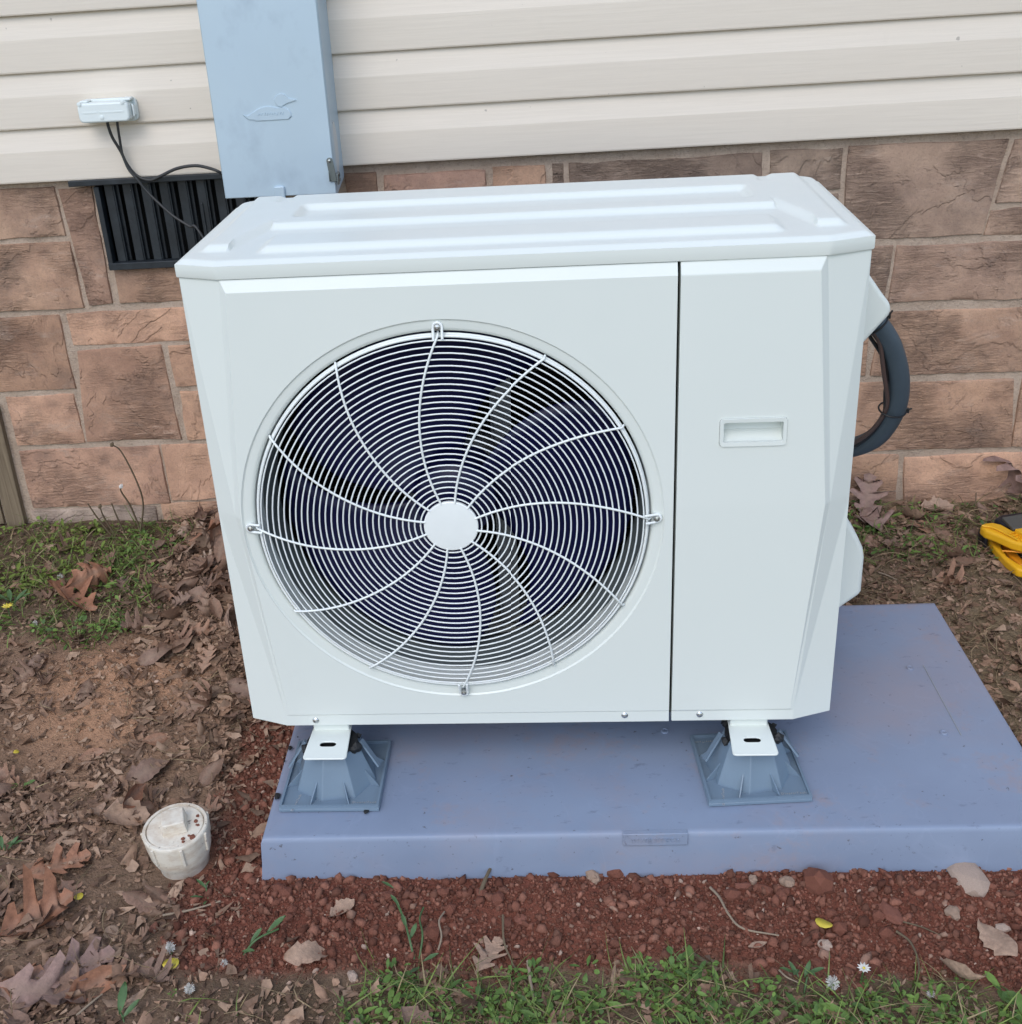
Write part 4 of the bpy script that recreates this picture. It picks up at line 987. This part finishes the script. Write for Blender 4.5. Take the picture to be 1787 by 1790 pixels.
# ------------------------------------------------------------------ insulated line hose with its control wire
hose = thing('line_hose', 'slate grey insulated hose looping from the side cover to behind the unit', 'hose', (.6, .28, .4))
HPT = [(.520, .250, .622), (.5405, .250, .590), (.578, .256, .537), (.601, .266, .470), (.603, .285, .405), (.580, .330, .335), (.520, .42, .283), (.42, .54, .27), (.25, .78, .30), (.15, 1.05, .32)]
hp_path = spline(HPT, 8); b = MB(); b.tube(hp_path, .0170, 20); b.build('insulation', M['hose'], hose, smooth=60)
b = MB(); cp = [Vector(p)+Vector((-.0215-.004*math.sin(i*.35), -.010, .004)) for i, p in enumerate(hp_path)]; b.tube(cp[4:], .0036, 8); b.build('control_wire', M['cord_brown'], hose, smooth=60)
b = MB(); cp = [Vector(p)+Vector((-.0195-.003*math.sin(i*.5+1), -.004, -.004)) for i, p in enumerate(hp_path)]; b.tube(cp[4:], .0032, 8); b.build('ground_wire', M['tie'], hose, smooth=60)
for idx in (11, 31):
    p = Vector(hp_path[idx]); t = (Vector(hp_path[idx+1])-Vector(hp_path[idx-1])).normalized(); s1 = t.cross(Vector((0, 1, 0))).normalized(); s2 = t.cross(s1)
    if s1.x < 0: s1 = -s1
    b = MB(); ce = p-s1*.004; b.tube([ce+s1*(.0225 if math.cos(a) < 0 else .0220)*math.cos(a)+s2*.0185*math.sin(a) for a in [2*math.pi*k/28 for k in range(28)]], .0017, 6, closed=True)
    hd_ = ce+s1*.0235-s2*.002*0; b.box(hd_, (.007, .006, .008)); b.bar(hd_, hd_+s1*.008+Vector((0, 0, .004)), .004, .002); b.build('zip_tie', M['tie'], hose, bevel=.0005)

# ------------------------------------------------------------------ grey meter box
YB = .88
bx = thing('meter_box', 'tall blue-grey galvanised meter box with embossed duck emblem on the wall', 'meter box', (-.515, .95, .69))
b = MB(); BX0, BX1, BZ = -.634, -.3985, .688
b.box(((BX0+BX1)/2, (YB+.006+1.004)/2, BZ+.65+.012), (BX1-BX0-.004, 1.004-YB-.006, 1.30)); b.build('enclosure', M['gbox'], bx, bevel=.003)
b = MB(); b.box(((BX0+BX1)/2, YB+.004, BZ+.65), (BX1-BX0, .008, 1.30)); cov = b.build('cover', M['gbox'], bx, bevel=.002)
b = MB(); b.box((BX1-.001, YB+.018, BZ+.65), (.004, .024, 1.28)); b.build('cover_flange', M['gbox'], bx, bevel=.001)
def emb(pts, nm, d=.0022):
    q_ = [at(400+x/8.12, 140+y/8.12, 1, YB) for x, y in pts]; c0 = sum(q_, Vector())/len(q_)
    b = MB(); n_ = len(q_); inn = [c0+(p-c0)*.93 for p in q_]
    b.add([(p.x, YB+.0003, p.z) for p in q_]+[(p.x, YB-d, p.z) for p in inn], [(i, (i+1) % n_, n_+(i+1) % n_, n_+i) for i in range(n_)]+[tuple(range(n_, 2*n_))]); return b.build(nm, M['gbox'], cov, smooth=20)
emb([(190, 505), (240, 520), (300, 485), (350, 450), (400, 415), (440, 398), (490, 380), (540, 373), (610, 378), (690, 397), (790, 385), (860, 420), (895, 470), (900, 520), (860, 560), (600, 575), (380, 588), (350, 570), (270, 570)], 'duck_emblem')
emb([(632, 285), (645, 245), (680, 210), (740, 188), (800, 210), (840, 255), (890, 272), (950, 277), (960, 290), (900, 308), (830, 330), (780, 360), (740, 388), (690, 375), (650, 330)], 'duck_emblem_head')
pm = at(400+600/8.12, 140+480/8.12, 1, YB)
for dx, wz, ln in ((-.022, .004, .008), (-.010, .006, .007), (.0, .004, .007), (.010, .005, .009), (.022, .006, .007)):
    b = MB(); b.tube([(pm.x+dx-ln/2, YB-.0024, pm.z-wz/2), (pm.x+dx-ln/4, YB-.0024, pm.z+wz/2), (pm.x+dx+ln/4, YB-.0024, pm.z-wz/2), (pm.x+dx+ln/2, YB-.0024, pm.z+wz/2)], .0008, 5); b.build('emblem_stroke', M['gbox'], cov)
p = at(489, 334, 1, YB); b = MB(); b.prism(rrect(p.x-.011, p.z-.02, p.x+.011, p.z+.010, .004), lambda a, c, d: (a, d, c), YB+.001, YB-.006); b.build('knock_tab', M['gbox'], cov, bevel=.002)
p0 = at(576, 281, 1, YB); p1 = at(584, 315, 1, YB)
b = MB(); b.prism(arc(p0.x, p0.z, .0065, 0, 180, 8)+[(p1.x-.0075, p1.z-.002), (p1.x+.0065, p1.z-.003)], lambda a, c, d: (a, d, c), YB, YB-.004); lt = b.build('latch', M['steel'], bx, bevel=.0008)
b = MB(); b.lathe([(.0030, -.004), (.0030, -.0062), (.0012, -.0066)], 12, lambda x, z, h: (p0.x+x, YB+h, p0.z+z), True); b.build('rivet', M['screw'], lt, smooth=40)
b = MB(); b.box((p1.x+.009, YB-.006, p1.z+.003), (.003, .012, .022)); b.box((p1.x-.0085, YB-.003, p1.z+.008), (.002, .006, .02)); b.build('hasp', M['steel'], lt, bevel=.0005)
b = MB(); pr_ = Vector((BX1+.006, YB+.012, p1.z+.004)); b.tube([pr_+Vector((0, .0085*math.cos(a), .0085*math.sin(a))) for a in [2*math.pi*k/16 for k in range(16)]], .0022, 6, closed=True); b.bar(pr_+Vector((-.006, 0, -.006)), pr_+Vector((.002, -.006, -.006)), .004, .004); b.build('seal_ring', M['steel'], lt, smooth=60)
b = MB(); b.prism([(YB+.045+.026*math.cos(R(q_)), .775+.052*math.sin(R(q_))) for q_ in range(0, 360, 20)], lambda a, c, d: (d, a, c), BX1-.003, BX1+.0005); b.build('sticker', M['label'], bx)
b = MB(); b.prism([(YB+.010, BZ-.004), (YB+.05, BZ+.03), (1.0, BZ+.03), (1.0, BZ+.012), (YB+.03, BZ-.004)], lambda a, c, d: (d, a, c), BX1-.006, BX1-.0025); b.build('bottom_flange', M['gbox'], bx)

# ------------------------------------------------------------------ white junction box and its cables
jb = thing('junction_box', 'small white plastic junction box on the siding above the black vent', 'junction box', (-.90, .99, .86))
q_ = [at(131, 186, 1, .952), at(222, 180, 1, .952), at(226, 214, 1, .952), at(140, 217, 1, .952)]
jx0, jx1, jz0, jz1 = q_[0].x+.003, q_[1].x, q_[3].z, q_[0].z+.004
b = MB(); b.prism(rrect(jx0, jz0, jx1, jz1, .010), lambda a, c, d: (a, d, c), .952, .985); jo = b.build('cover', M['jbox'], jb, bevel=.004); jo.modifiers['bevel'].segments = 3
b = MB(); b.prism(rrect(jx0-.003, jz0-.004, jx1+.006, jz1+.004, .010), lambda a, c, d: (a, d, c), .985, .999); b.build('base', M['jbox'], jb, bevel=.002)
b = MB(); b.box((jx1-.006, .975, jz1+.003), (.020, .024, .006)); b.box((jx0+.012, .975, jz1+.002), (.018, .024, .004)); b.build('cover_ear', M['jbox'], jb, bevel=.002)
b = MB(); b.box((jx1+.0035, .978, (jz0+jz1)/2), (.005, .010, .020)); b.box((jx1+.0035, .972, (jz0+jz1)/2), (.004, .004, .026)); b.build('clip', M['jbox'], jb, bevel=.001)
for zz, ln in ((.52, .075), ):
    b = MB(); b.bar((jx0+.012, .9517, jz0+(jz1-jz0)*zz), (jx0+.040, .9517, jz0+(jz1-jz0)*zz), .0008, .003, (0, 0, 1)); b.bar((jx0+.046, .9517, jz0+(jz1-jz0)*zz), (jx1-.012, .9517, jz0+(jz1-jz0)*zz), .0008, .003, (0, 0, 1)); b.build('raised_line', M['jbox'], jb)
for px, py in ((138, 183), (213, 179), (178, 206)):
    p = at(px, py, 1, .952); b = MB(); b.lathe([(.0045, 0), (.0045, -.0012), (.0035, -.0016)], 12, lambda x, z, h: (p.x+x, .952+h, p.z+z), True); b.build('cover_screw', M['jbox'], jb, smooth=40)
def cab(px, ys): return [at(x, y, 1, yy) for (x, y), yy in zip(px, ys)]
c1 = cab([(188, 208), (188, 217), (196, 240), (211, 265), (221, 286), (235, 304), (250, 313), (265, 315), (281, 308), (309, 295), (340, 290), (364, 294), (383, 301), (396, 312)], [.972, .972, .978, .984, .987, .986, .984, .982, .980, .976, .972, .965, .96, .99])
b = MB(); b.tube(spline(c1, 5), .0034, 8); tag(b.build('cable', M['cable'], None, smooth=60), 'dark cable looping from the junction box over the vent into the meter box', 'cable')
c2 = cab([(205, 208), (205, 216), (210, 250), (214, 270), (224, 295), (237, 311), (257, 335), (276, 354), (303, 378), (331, 396), (352, 411)], [.968, .968, .976, .978, .978, .976, .976, .970, .96, .95, .94])
c2 += [Vector((-.62, .90, .40)), Vector((-.56, .80, .20)), Vector((-.54, .70, .02)), Vector((-.535, .66, -.10))]
b = MB(); b.tube(spline(c2, 5), .0030, 8); tag(b.build('cable', M['cable'], None, smooth=60), 'dark cable hanging across the black vent down behind the unit', 'cable')

# ------------------------------------------------------------------ cleanout pipe
cpx, cpy = -.586, -.104
cl = thing('cleanout_pipe', 'tilted dirty white plastic cleanout pipe with square plug in the soil', 'pipe', (cpx, cpy, -.195), (R(3), R(-2.5), .3))
b = MB(); b.lathe([(.040, -.05), (.0405, .012), (.045, .020), (.0495, .034), (.0515, .050), (.053, .074), (.053, .079), (.0515, .0805), (.0475, .0805), (.0465, .077), (.0465, .07)], 56, lambda x, y, h: (x, y, h)); b.build('fitting', M['pvc'], cl, world=False, smooth=45)
b = MB(); b.lathe([(.0465, .070), (.0460, .0785), (.0445, .0800), (.030, .0795), (.003, .0790)], 48, lambda x, y, h: (x, y, h), True); pl = b.build('plug', M['pvc'], cl, world=False, smooth=40)
b = MB(); b.prism([(-.018, -.018), (.018, -.018), (.018, .018), (-.018, .018)], lambda a, c, d: (a*(1.12 if d < .085 else 1), c*(1.12 if d < .085 else 1), d), .0785, .1010); b.build('square_head', M['pvc'], pl, world=False, bevel=.002)
for k in range(7):
    a = R(20+51.4*k); b = MB(); b.bar((.0518*math.cos(a), .0518*math.sin(a), .040), (.0545*math.cos(a), .0545*math.sin(a), .0765), .005, .004, (math.cos(a), math.sin(a), 0)); b.build('rib', M['pvc'], cl, world=False, bevel=.001)
b = MB()
for k in range(9):
    a = R(random.uniform(-80, 30)); r = random.uniform(.033, .046); v, f = ico(.3, 70+k, 1, .4); sc = random.uniform(.002, .005); b.add([Vector((r*math.cos(a), r*math.sin(a), .0805))+Vector(p)*sc for p in v], [tuple(x) for x in f])
b.build('soil_crumbs', M['clay_rock'], cl, world=False)

# ------------------------------------------------------------------ yellow tool lying at the frame's right edge
tl = thing('hand_tool', 'yellow and black hand tool lying on the grass beside the skirting', 'tool', (1.06, .84, -.13))
def gp(px, py, z): return at(px, py, 2, z)
def slabpoly(pts, z0, z1, nm, mat, bev=.004):     # pts trace the upper face, at height z1
    P_ = [gp(x, y, z1) for x, y in pts]; b = MB(); n_ = len(P_); b.add([(p.x, p.y, z0) for p in P_]+[(p.x, p.y, z1) for p in P_], [tuple(range(n_)), tuple(range(n_, 2*n_))]+[(i, (i+1) % n_, n_+(i+1) % n_, n_+i) for i in range(n_)]); o = b.build(nm, mat, tl, bevel=bev); o.modifiers['bevel'].segments = 4; return o
slabpoly([(1714, 919), (1719, 914), (1735, 912), (1752, 916), (1770, 926), (1787, 936), (1830, 950), (1830, 966), (1787, 951), (1770, 946), (1750, 937), (1735, 931), (1722, 926)], -.094, -.072, 'upper_jaw', M['yellow'], .006)
b = MB(); b.tube(spline([gp(1717, 919, -.0695), gp(1735, 922, -.0690), gp(1755, 931, -.0690), (gp(1780, 944, -.0690))], 5), .0022, 8); b.build('jaw_ridge', M['yellow'], tl, smooth=60)
for k in range(4):
    b = MB(); b.bar(gp(1764+7*k, 934+3.5*k, -.0695), gp(1774+7*k, 930+3.5*k, -.0695), .0022, .003); b.build('grip_rib', M['yellow'], tl)
slabpoly([(1722, 929), (1731, 932), (1745, 938), (1750, 946), (1752, 957), (1762, 972), (1780, 984), (1800, 992), (1794, 998), (1778, 994), (1760, 980), (1742, 961), (1729, 944)], -.128, -.108, 'lower_handle', M['yellow'], .005)
slabpoly([(1752, 946), (1763, 945), (1771, 958), (1787, 976), (1800, 986), (1785, 987), (1766, 972), (1755, 958)], -.145, -.115, 'trigger', M['orange'], .004)
b = MB(); b.tube([gp(1753, 963, -.10), gp(1770, 964, -.098), gp(1800, 967, -.098)], .0020, 8); b.build('spring_rod', M['orange'], tl, smooth=60)
b = MB(); p = gp(1738, 943, -.105); b.lathe([(.004, -.002), (.004, .0006), (.0015, .0006)], 12, lambda x, y, h: (p.x+x, p.y+y, p.z+h), True); b.build('pivot', M['tool_black'], tl)
slabpoly([(1711, 924), (1716, 921), (1724, 928), (1729, 940), (1722, 940), (1712, 932)], -.145, -.100, 'jaw_tip', M['tool_black'], .004)
slabpoly([(1764, 946), (1790, 950), (1830, 958), (1830, 990), (1790, 980), (1775, 964)], -.15, -.125, 'lower_body', M['tool_black'], .003)
slabpoly([(1738, 906), (1750, 899), (1787, 894), (1830, 890), (1830, 940), (1787, 930), (1770, 922), (1750, 913)], -.125, -.073, 'body', M['tool_black'], .006)
slabpoly([(1752, 904), (1787, 898), (1830, 893), (1830, 922), (1787, 922), (1772, 924)], -.074, -.066, 'face_plate', M['tool_grey'], .002)
slabpoly([(1774, 924), (1790, 922), (1830, 920), (1830, 945), (1800, 940)], -.074, -.060, 'cap', M['yellow'], .003)

# ------------------------------------------------------------------ stones and clods one can pick out
def rock(px, py, r, mat, nm, label, seed, flat=.7, el=(1, 1), group=None, p=None, sub=2, rz=None):
    p = p or gpt(px, py); v, f = ico(.16, seed, sub, flat); me = bpy.data.meshes.new(nm)
    nn = [float(vnoise(a[0]*1.7+seed, a[1]*1.7+a[2], seed)) for a in v]
    me.from_pydata([(a[0]*(.75+.5*q_)*el[0], a[1]*(.75+.5*q_)*el[1], a[2]*(.8+.4*q_)) for a, q_ in zip(v, nn)], [], [tuple(x) for x in f])
    o = link(nm, me, M[mat]); o.scale = (r, r, r); o.rotation_euler = (0, 0, rz if rz is not None else seed*1.7); o.location = (p.x, p.y, p.z+r*flat*.35); return tag(o, label, 'stone' if 'clod' not in nm else 'clod', group)
rock(1688, 1533, .028, 'pink_rock', 'quartz_rock', 'pale pink quartz lump half under the pad edge', 3, .5, (1.4, .8))
rock(1037, 1534, .011, 'tan_rock', 'pebble', 'smooth tan egg shaped pebble touching the front of the pad', 4, .8, (.8, 1.3), sub=3)
rock(1556, 1598, .020, 'brick_rock', 'flat_stone', 'flat brick-red shard of stone on the clay', 5, .35, (.75, 1.3), rz=.4)
rock(1430, 1546, .024, 'clay_rock', 'clay_clod', 'largest red clay clod against the pad front', 6, .8, (1.1, .9))
rock(1666, 1596, .0115, 'tan_rock', 'pebble', 'rough pinkish tan pebble on clay below the quartz lump', 7, .7)
rock(912, 1607, .011, 'brick_rock', 'flat_stone', 'small orange-red stone chip in front of the tan torn leaf', 8, .5, (.7, 1.3))
rock(1378, 1545, .011, 'tan_rock', 'pebble', 'rounded brown pebble next to the largest clay clod', 9, .8)
rock(1317, 1540, .009, 'tan_rock', 'pebble', 'squarish tan pebble beside a long orange clod near the pad', 10, .8)
rock(1300, 1551, .012, 'brick_rock', 'clay_clod', 'long orange clod lying along the pad front', 11, .5, (1.4, .6), rz=0)
rock(1078, 1528, .014, 'clay_rock', 'clay_clod', 'red clod beside the smooth egg shaped pebble', 12, .8)
rock(1442, 1654, .010, 'pink_rock', 'pebble', 'pale pink pebble at the border of the clover weeds', 13, .7)
rock(1752, 1625, .010, 'pink_rock', 'pebble', 'pale pebble beside the long tan leaf strip', 14, .7)
rock(825, 1728, .013, 'brick_rock', 'pebble', 'orange-pink pebble in the weeds under the torn leaf', 15, .7)
rock(196, 1630, .011, 'tan_rock', 'pebble', 'pinkish flat pebble on bare soil among the litter', 16, .5)
rock(616, 1708, .009, 'pink_rock', 'pebble', 'small pinkish pebble near the bent weed', 17, .8)
GC = 'red clods along the pad front'
for i in range(46):
    x = random.uniform(-.42, .95); y = -.165-abs(random.gauss(0, .055)); u, v_ = unrot(x, y)
    rock(0, 0, random.uniform(.0065, .0135), 'clay_rock', 'clay_clod', 'small rounded red clay clod on the loose clay in front of the pad', 30+i, .8, (1, random.uniform(.7, 1)), GC, Vector((x, y, float(gz(x, y)))), 1)

# ------------------------------------------------------------------ plants, stalks and flowers one can pick out
dw = thing('dried_weed', 'dried weed with bare curved stalks growing beside the skirting', 'plant', tuple(gpt(243, 925)))
W0 = gpt(243, 925)
for pts, hd_ in [([(243, 915), (250, 880), (238, 840), (212, 790), (195, 777)], 'seed'), ([(243, 915), (228, 885), (212, 860), (211, 850)], 'white'), ([(200, 925), (182, 905), (174, 885)], 'seed'), ([(220, 930), (205, 905), (195, 880)], None), ([(196, 928), (170, 905), (153, 880)], None)]:
    P_ = [at(x, y, 1, .93-.01*i) for i, (x, y) in enumerate(pts)]; P_[0].z -= .02
    b = MB(); sp = spline(P_, 5); b.tube(sp, [.0026-.0012*i/len(sp) for i in range(len(sp))], 6); st = b.build('stalk', M['stalk'], dw, smooth=60)
    if hd_:
        v, f = ico(.25, 5); b = MB(); b.add([P_[-1]+Vector(a)*.006 for a in v], [tuple(x) for x in f]); b.build('seed_head', M['fluff'] if hd_ == 'white' else M['stalk'], st)
def stemmed(px, py, h, lean):
    p = gpt(px, py); return p, p+Vector((lean[0]*h, lean[1]*h, h))
def puff(px, py, r, label, group=None, h=.02):
    r = r*.72; h = h*.6
    p, top = stemmed(px, py, h, (.1, 0)); t = thing('dandelion_clock', label, 'flower', tuple(p), group=group)
    b = MB(); b.tube([p-Vector((0, 0, .005)), (p+top)/2+Vector((.003, 0, 0)), top], .0012, 5); b.build('stem', M['grn'], t)
    b = MB(); rg = random.Random(int(px))
    for i in range(170):
        d = Vector((rg.gauss(0, 1), rg.gauss(0, 1), rg.gauss(0, 1))).normalized(); s = d.orthogonal().normalized()*r*.035; e = top+d*r*rg.uniform(.55, 1)
        b.add([top, e+s, e-s], [(0, 1, 2)]); u_ = d.cross(s).normalized()*r*.07; b.add([e-u_, e+d*r*.06, e+u_], [(0, 1, 2)])
    b.build('seed_ball', M['fluff'], t); return t
GP = 'small white seed heads in the weeds'
puff(107, 1020, .011, 'round white dandelion clock at the edge of the green weeds by the skirting', h=.03)
puff(298, 1668, .013, 'fluffy white seed head directly behind the yellow petal', h=.025)
puff(332, 1738, .012, 'white seed head beside a small clover plant in front of the yellow petal', h=.02)
puff(1452, 1733, .015, 'large white seed head in the green weeds on the clay border', h=.03)
for x, y in ((62, 1095), (1625, 1745), (392, 1690)): puff(x, y, .009, 'little ragged white seed head low in the litter', GP, .015)
def flower(px, py, r, label, mc, n=9, h=.03):
    p, top = stemmed(px, py, h, (.05, -.05)); t = thing('flower', label, 'flower', tuple(p)); b = MB(); b.tube([p-Vector((0, 0, .005)), top], .0013, 5); b.build('stem', M['grn'], t)
    for k in range(n):
        a = 6.283*k/n; d = Vector((math.cos(a), math.sin(a), .25)); s = Vector((-math.sin(a), math.cos(a), 0))
        b = MB(); b.add([top, top+d*r*.5+s*r*.22, top+d*r, top+d*r*.5-s*r*.22, top+d*r*.5+Vector((0, 0, .002))], [(0, 1, 4), (1, 2, 4), (2, 3, 4), (3, 0, 4)]); b.build('petal', M[mc], t)
    v, f = ico(.1, 2); b = MB(); b.add([top+Vector(a)*r*.28 for a in v], [tuple(x) for x in f]); b.build('flower_centre', M['petal'], t)
flower(18, 1080, .013, 'bright yellow flower beside the green clover leaves', 'petal')
flower(1505, 1718, .010, 'white daisy with yellow centre in the weeds', 'fluff', 10)
def petal(px, py, r, label, rz):
    p = gpt(px, py); b = MB(); pts = [(r*math.cos(R(a))*1.1, r*math.sin(R(a))*.85, .003+.25*r*math.cos(R(a*2))*.5) for a in range(0, 360, 30)]
    b.add([(0, 0, .001)]+pts, [(0, i+1, (i+1) % 12+1) for i in range(12)]); o = b.build('petal', M['petal'], None, smooth=60); o.location = p+Vector((0, 0, .008)); o.rotation_euler = (.2, .1, rz); sm = o.modifiers.new('solid', 'SOLIDIFY'); sm.thickness = .0006; tag(o, label, 'petal')
petal(300, 1692, .011, 'yellow petal lying in front of the fluffy seed head', .4); petal(1440, 1623, .012, 'pale yellow petal alone on the red clay', 2.4)
petal(139, 1575, .007, 'curled golden petal beside the folded brown oak leaf in the litter', 1)
petal(30, 1322, .006, 'tiny yellow petal on the dry leaves away from the weeds', 2)
def weed(px, py, label, pts_list, leafs, cat='plant'):
    p = gpt(px, py); t = thing('weed', label, cat, tuple(p))
    for pts, r, mt in pts_list:
        b = MB(); q3 = [gpt(x, y, h) for x, y, h in pts]; q3[0].z -= .006; b.tube(spline(q3, 5), r, 6); b.build('stem', M[mt], t, smooth=60)
    for x, y, h, ln, rz in leafs:
        bv, bf = wleaf(int(x), 2.2); c0 = gpt(x, y, h); e = Euler((.1, -.5, rz)).to_matrix(); b = MB(); b.add([c0+e @ Vector((a[0]*.85, a[1]*.7, a[2]))*ln*.8 for a in bv], [tuple(q_) for q_ in bf]); b.build('leaf', M['grn'], t, smooth=60)
weed(720, 1668, 'uprooted weed with long green leaves on the red clay', [([(725, 1680, .0), (716, 1655, .022), (706, 1618, .018), (690, 1580, .014)], .0018, 'grn'), ([(730, 1680, 0), (740, 1655, .022), (735, 1625, .022), (741, 1596, .012)], .0015, 'grn'), ([(760, 1670, 0), (772, 1648, .012), (768, 1622, .014), (777, 1600, .008)], .0015, 'twig')],
     [(712, 1640, .02, .016, 2.0), (700, 1605, .025, .015, 2.4), (718, 1655, .015, .017, 1.2), (690, 1578, .03, .014, 2.9), (740, 1690, .01, .018, .2), (735, 1700, .01, .018, 4.2)])
weed(480, 1640, 'dark green limp weed leaf reaching over the clay edge', [([(420, 1670, 0), (450, 1660, .02), (490, 1640, .02)], .0016, 'grn')], [(470, 1648, .02, .024, .6), (440, 1662, .015, .018, .9), (425, 1672, .01, .018, -.4)])
weed(352, 1572, 'small drooping green seedling in front of the cleanout pipe', [([(365, 1575, 0), (362, 1560, .012), (368, 1552, .015)], .0012, 'grn')], [(362, 1563, .012, .015, 2.6), (356, 1575, .008, .014, 3.6), (362, 1580, .006, .012, -1.5)])
weed(1390, 1720, 'bright green clover plant at the clay border', [([(1405, 1740, 0), (1410, 1725, .02)], .0014, 'grn')], [(1400+10*math.cos(k), 1722+8*math.sin(k), .022, .017, k) for k in (0, 1.05, 2.1, 3.14, 4.2, 5.2)])
weed(40, 1065, 'broad leaved green weed beside the yellow flower', [([(25, 1065, 0), (30, 1055, .02)], .0014, 'grn')], [(25+8*math.cos(k), 1062+4*math.sin(k), .018, .026, k) for k in (0, .9, 2.0, 3.0, 4.4)])
weed(213, 1770, 'pair of narrow dark green leaves rising from bare soil', [([(218, 1790, 0), (214, 1778, .01)], .0012, 'grn')], [(212, 1784, .012, .030, 1.6), (216, 1788, .008, .022, .8)])
weed(15, 1490, 'dark green clover clump among the grey-brown litter', [([(8, 1495, 0), (12, 1488, .015)], .0012, 'grn')], [(12+10*math.cos(k), 1490+8*math.sin(k), .014, .018, k) for k in (0, 1, 2, 3.2, 4.3, 5.4)])
def twig(pts, r, label, mt='twig', nm='twig'):
    b = MB(); sp = spline([gpt(x, y, h) for x, y, h in pts], 5); b.tube(sp, [r*(1-.45*i/len(sp)) for i in range(len(sp))], 6); tag(b.build(nm, M[mt], None, smooth=60), label, 'twig')
twig([(1242, 1556, .006), (1258, 1575, .008), (1275, 1605, .007), (1300, 1628, .006), (1362, 1639, .005)], .0022, 'long bent straw stalk lying on the clay below the riser')
twig([(1213, 1672, .004), (1240, 1690, .006), (1268, 1703, .004)], .0035, 'thick red-brown root piece on the clay', 'stalk')
twig([(285, 1604, .005), (335, 1595, .006), (386, 1580, .006)], .0022, 'straight grey twig lying across clay near the cleanout pipe')
twig([(80, 1712, .006), (110, 1690, .008), (138, 1671, .006)], .0018, 'pale straight straw beside the forked mauve leaf')
twig([(135, 1780, .006), (160, 1760, .008), (180, 1742, .006)], .0020, 'pale straw stalk beside the rolled rusty leaf')
twig([(838, 1567, .004), (850, 1545, .014), (872, 1515, .03)], .0036, 'broken brown twig leaning on the pad front', 'stalk')
twig([(880, 1625, .03), (882, 1665, .02), (900, 1695, .008), (930, 1735, .006)], .0020, 'bent green-brown weed stalk beside the tan torn leaf', 'stalk')
twig([(925, 1690, .012), (928, 1720, .014), (935, 1760, .008)], .0032, 'pale upright stub stalk in the grass', 'twig')
twig([(1565, 1645, .02), (1590, 1665, .02), (1605, 1700, .015), (1600, 1735, .005)], .0020, 'arching brown stalk over the clover weeds', 'stalk')
twig([(1578, 1614, .004), (1610, 1625, .006), (1645, 1638, .004)], .0014, 'thin root running from the flat brick-red shard', 'stalk')
twig([(1362, 1706, .012), (1375, 1720, .014), (1395, 1726, .01)], .0014, 'pale curved straw at the clover border', 'twig')
for x, y, lb in ((1355, 895, 'a'),): pass
twig([(1704, 900, .0), (1705, 878, .02), (1703, 852, .06)], .0016, 'single thin upright stem against the skirting near the yellow tool', 'stalk')
twig([(1536, 1006, .008), (1550, 1012, .010), (1568, 1019, .008)], .0020, 'short pale straw on a dry grass tuft beside the valve cover')
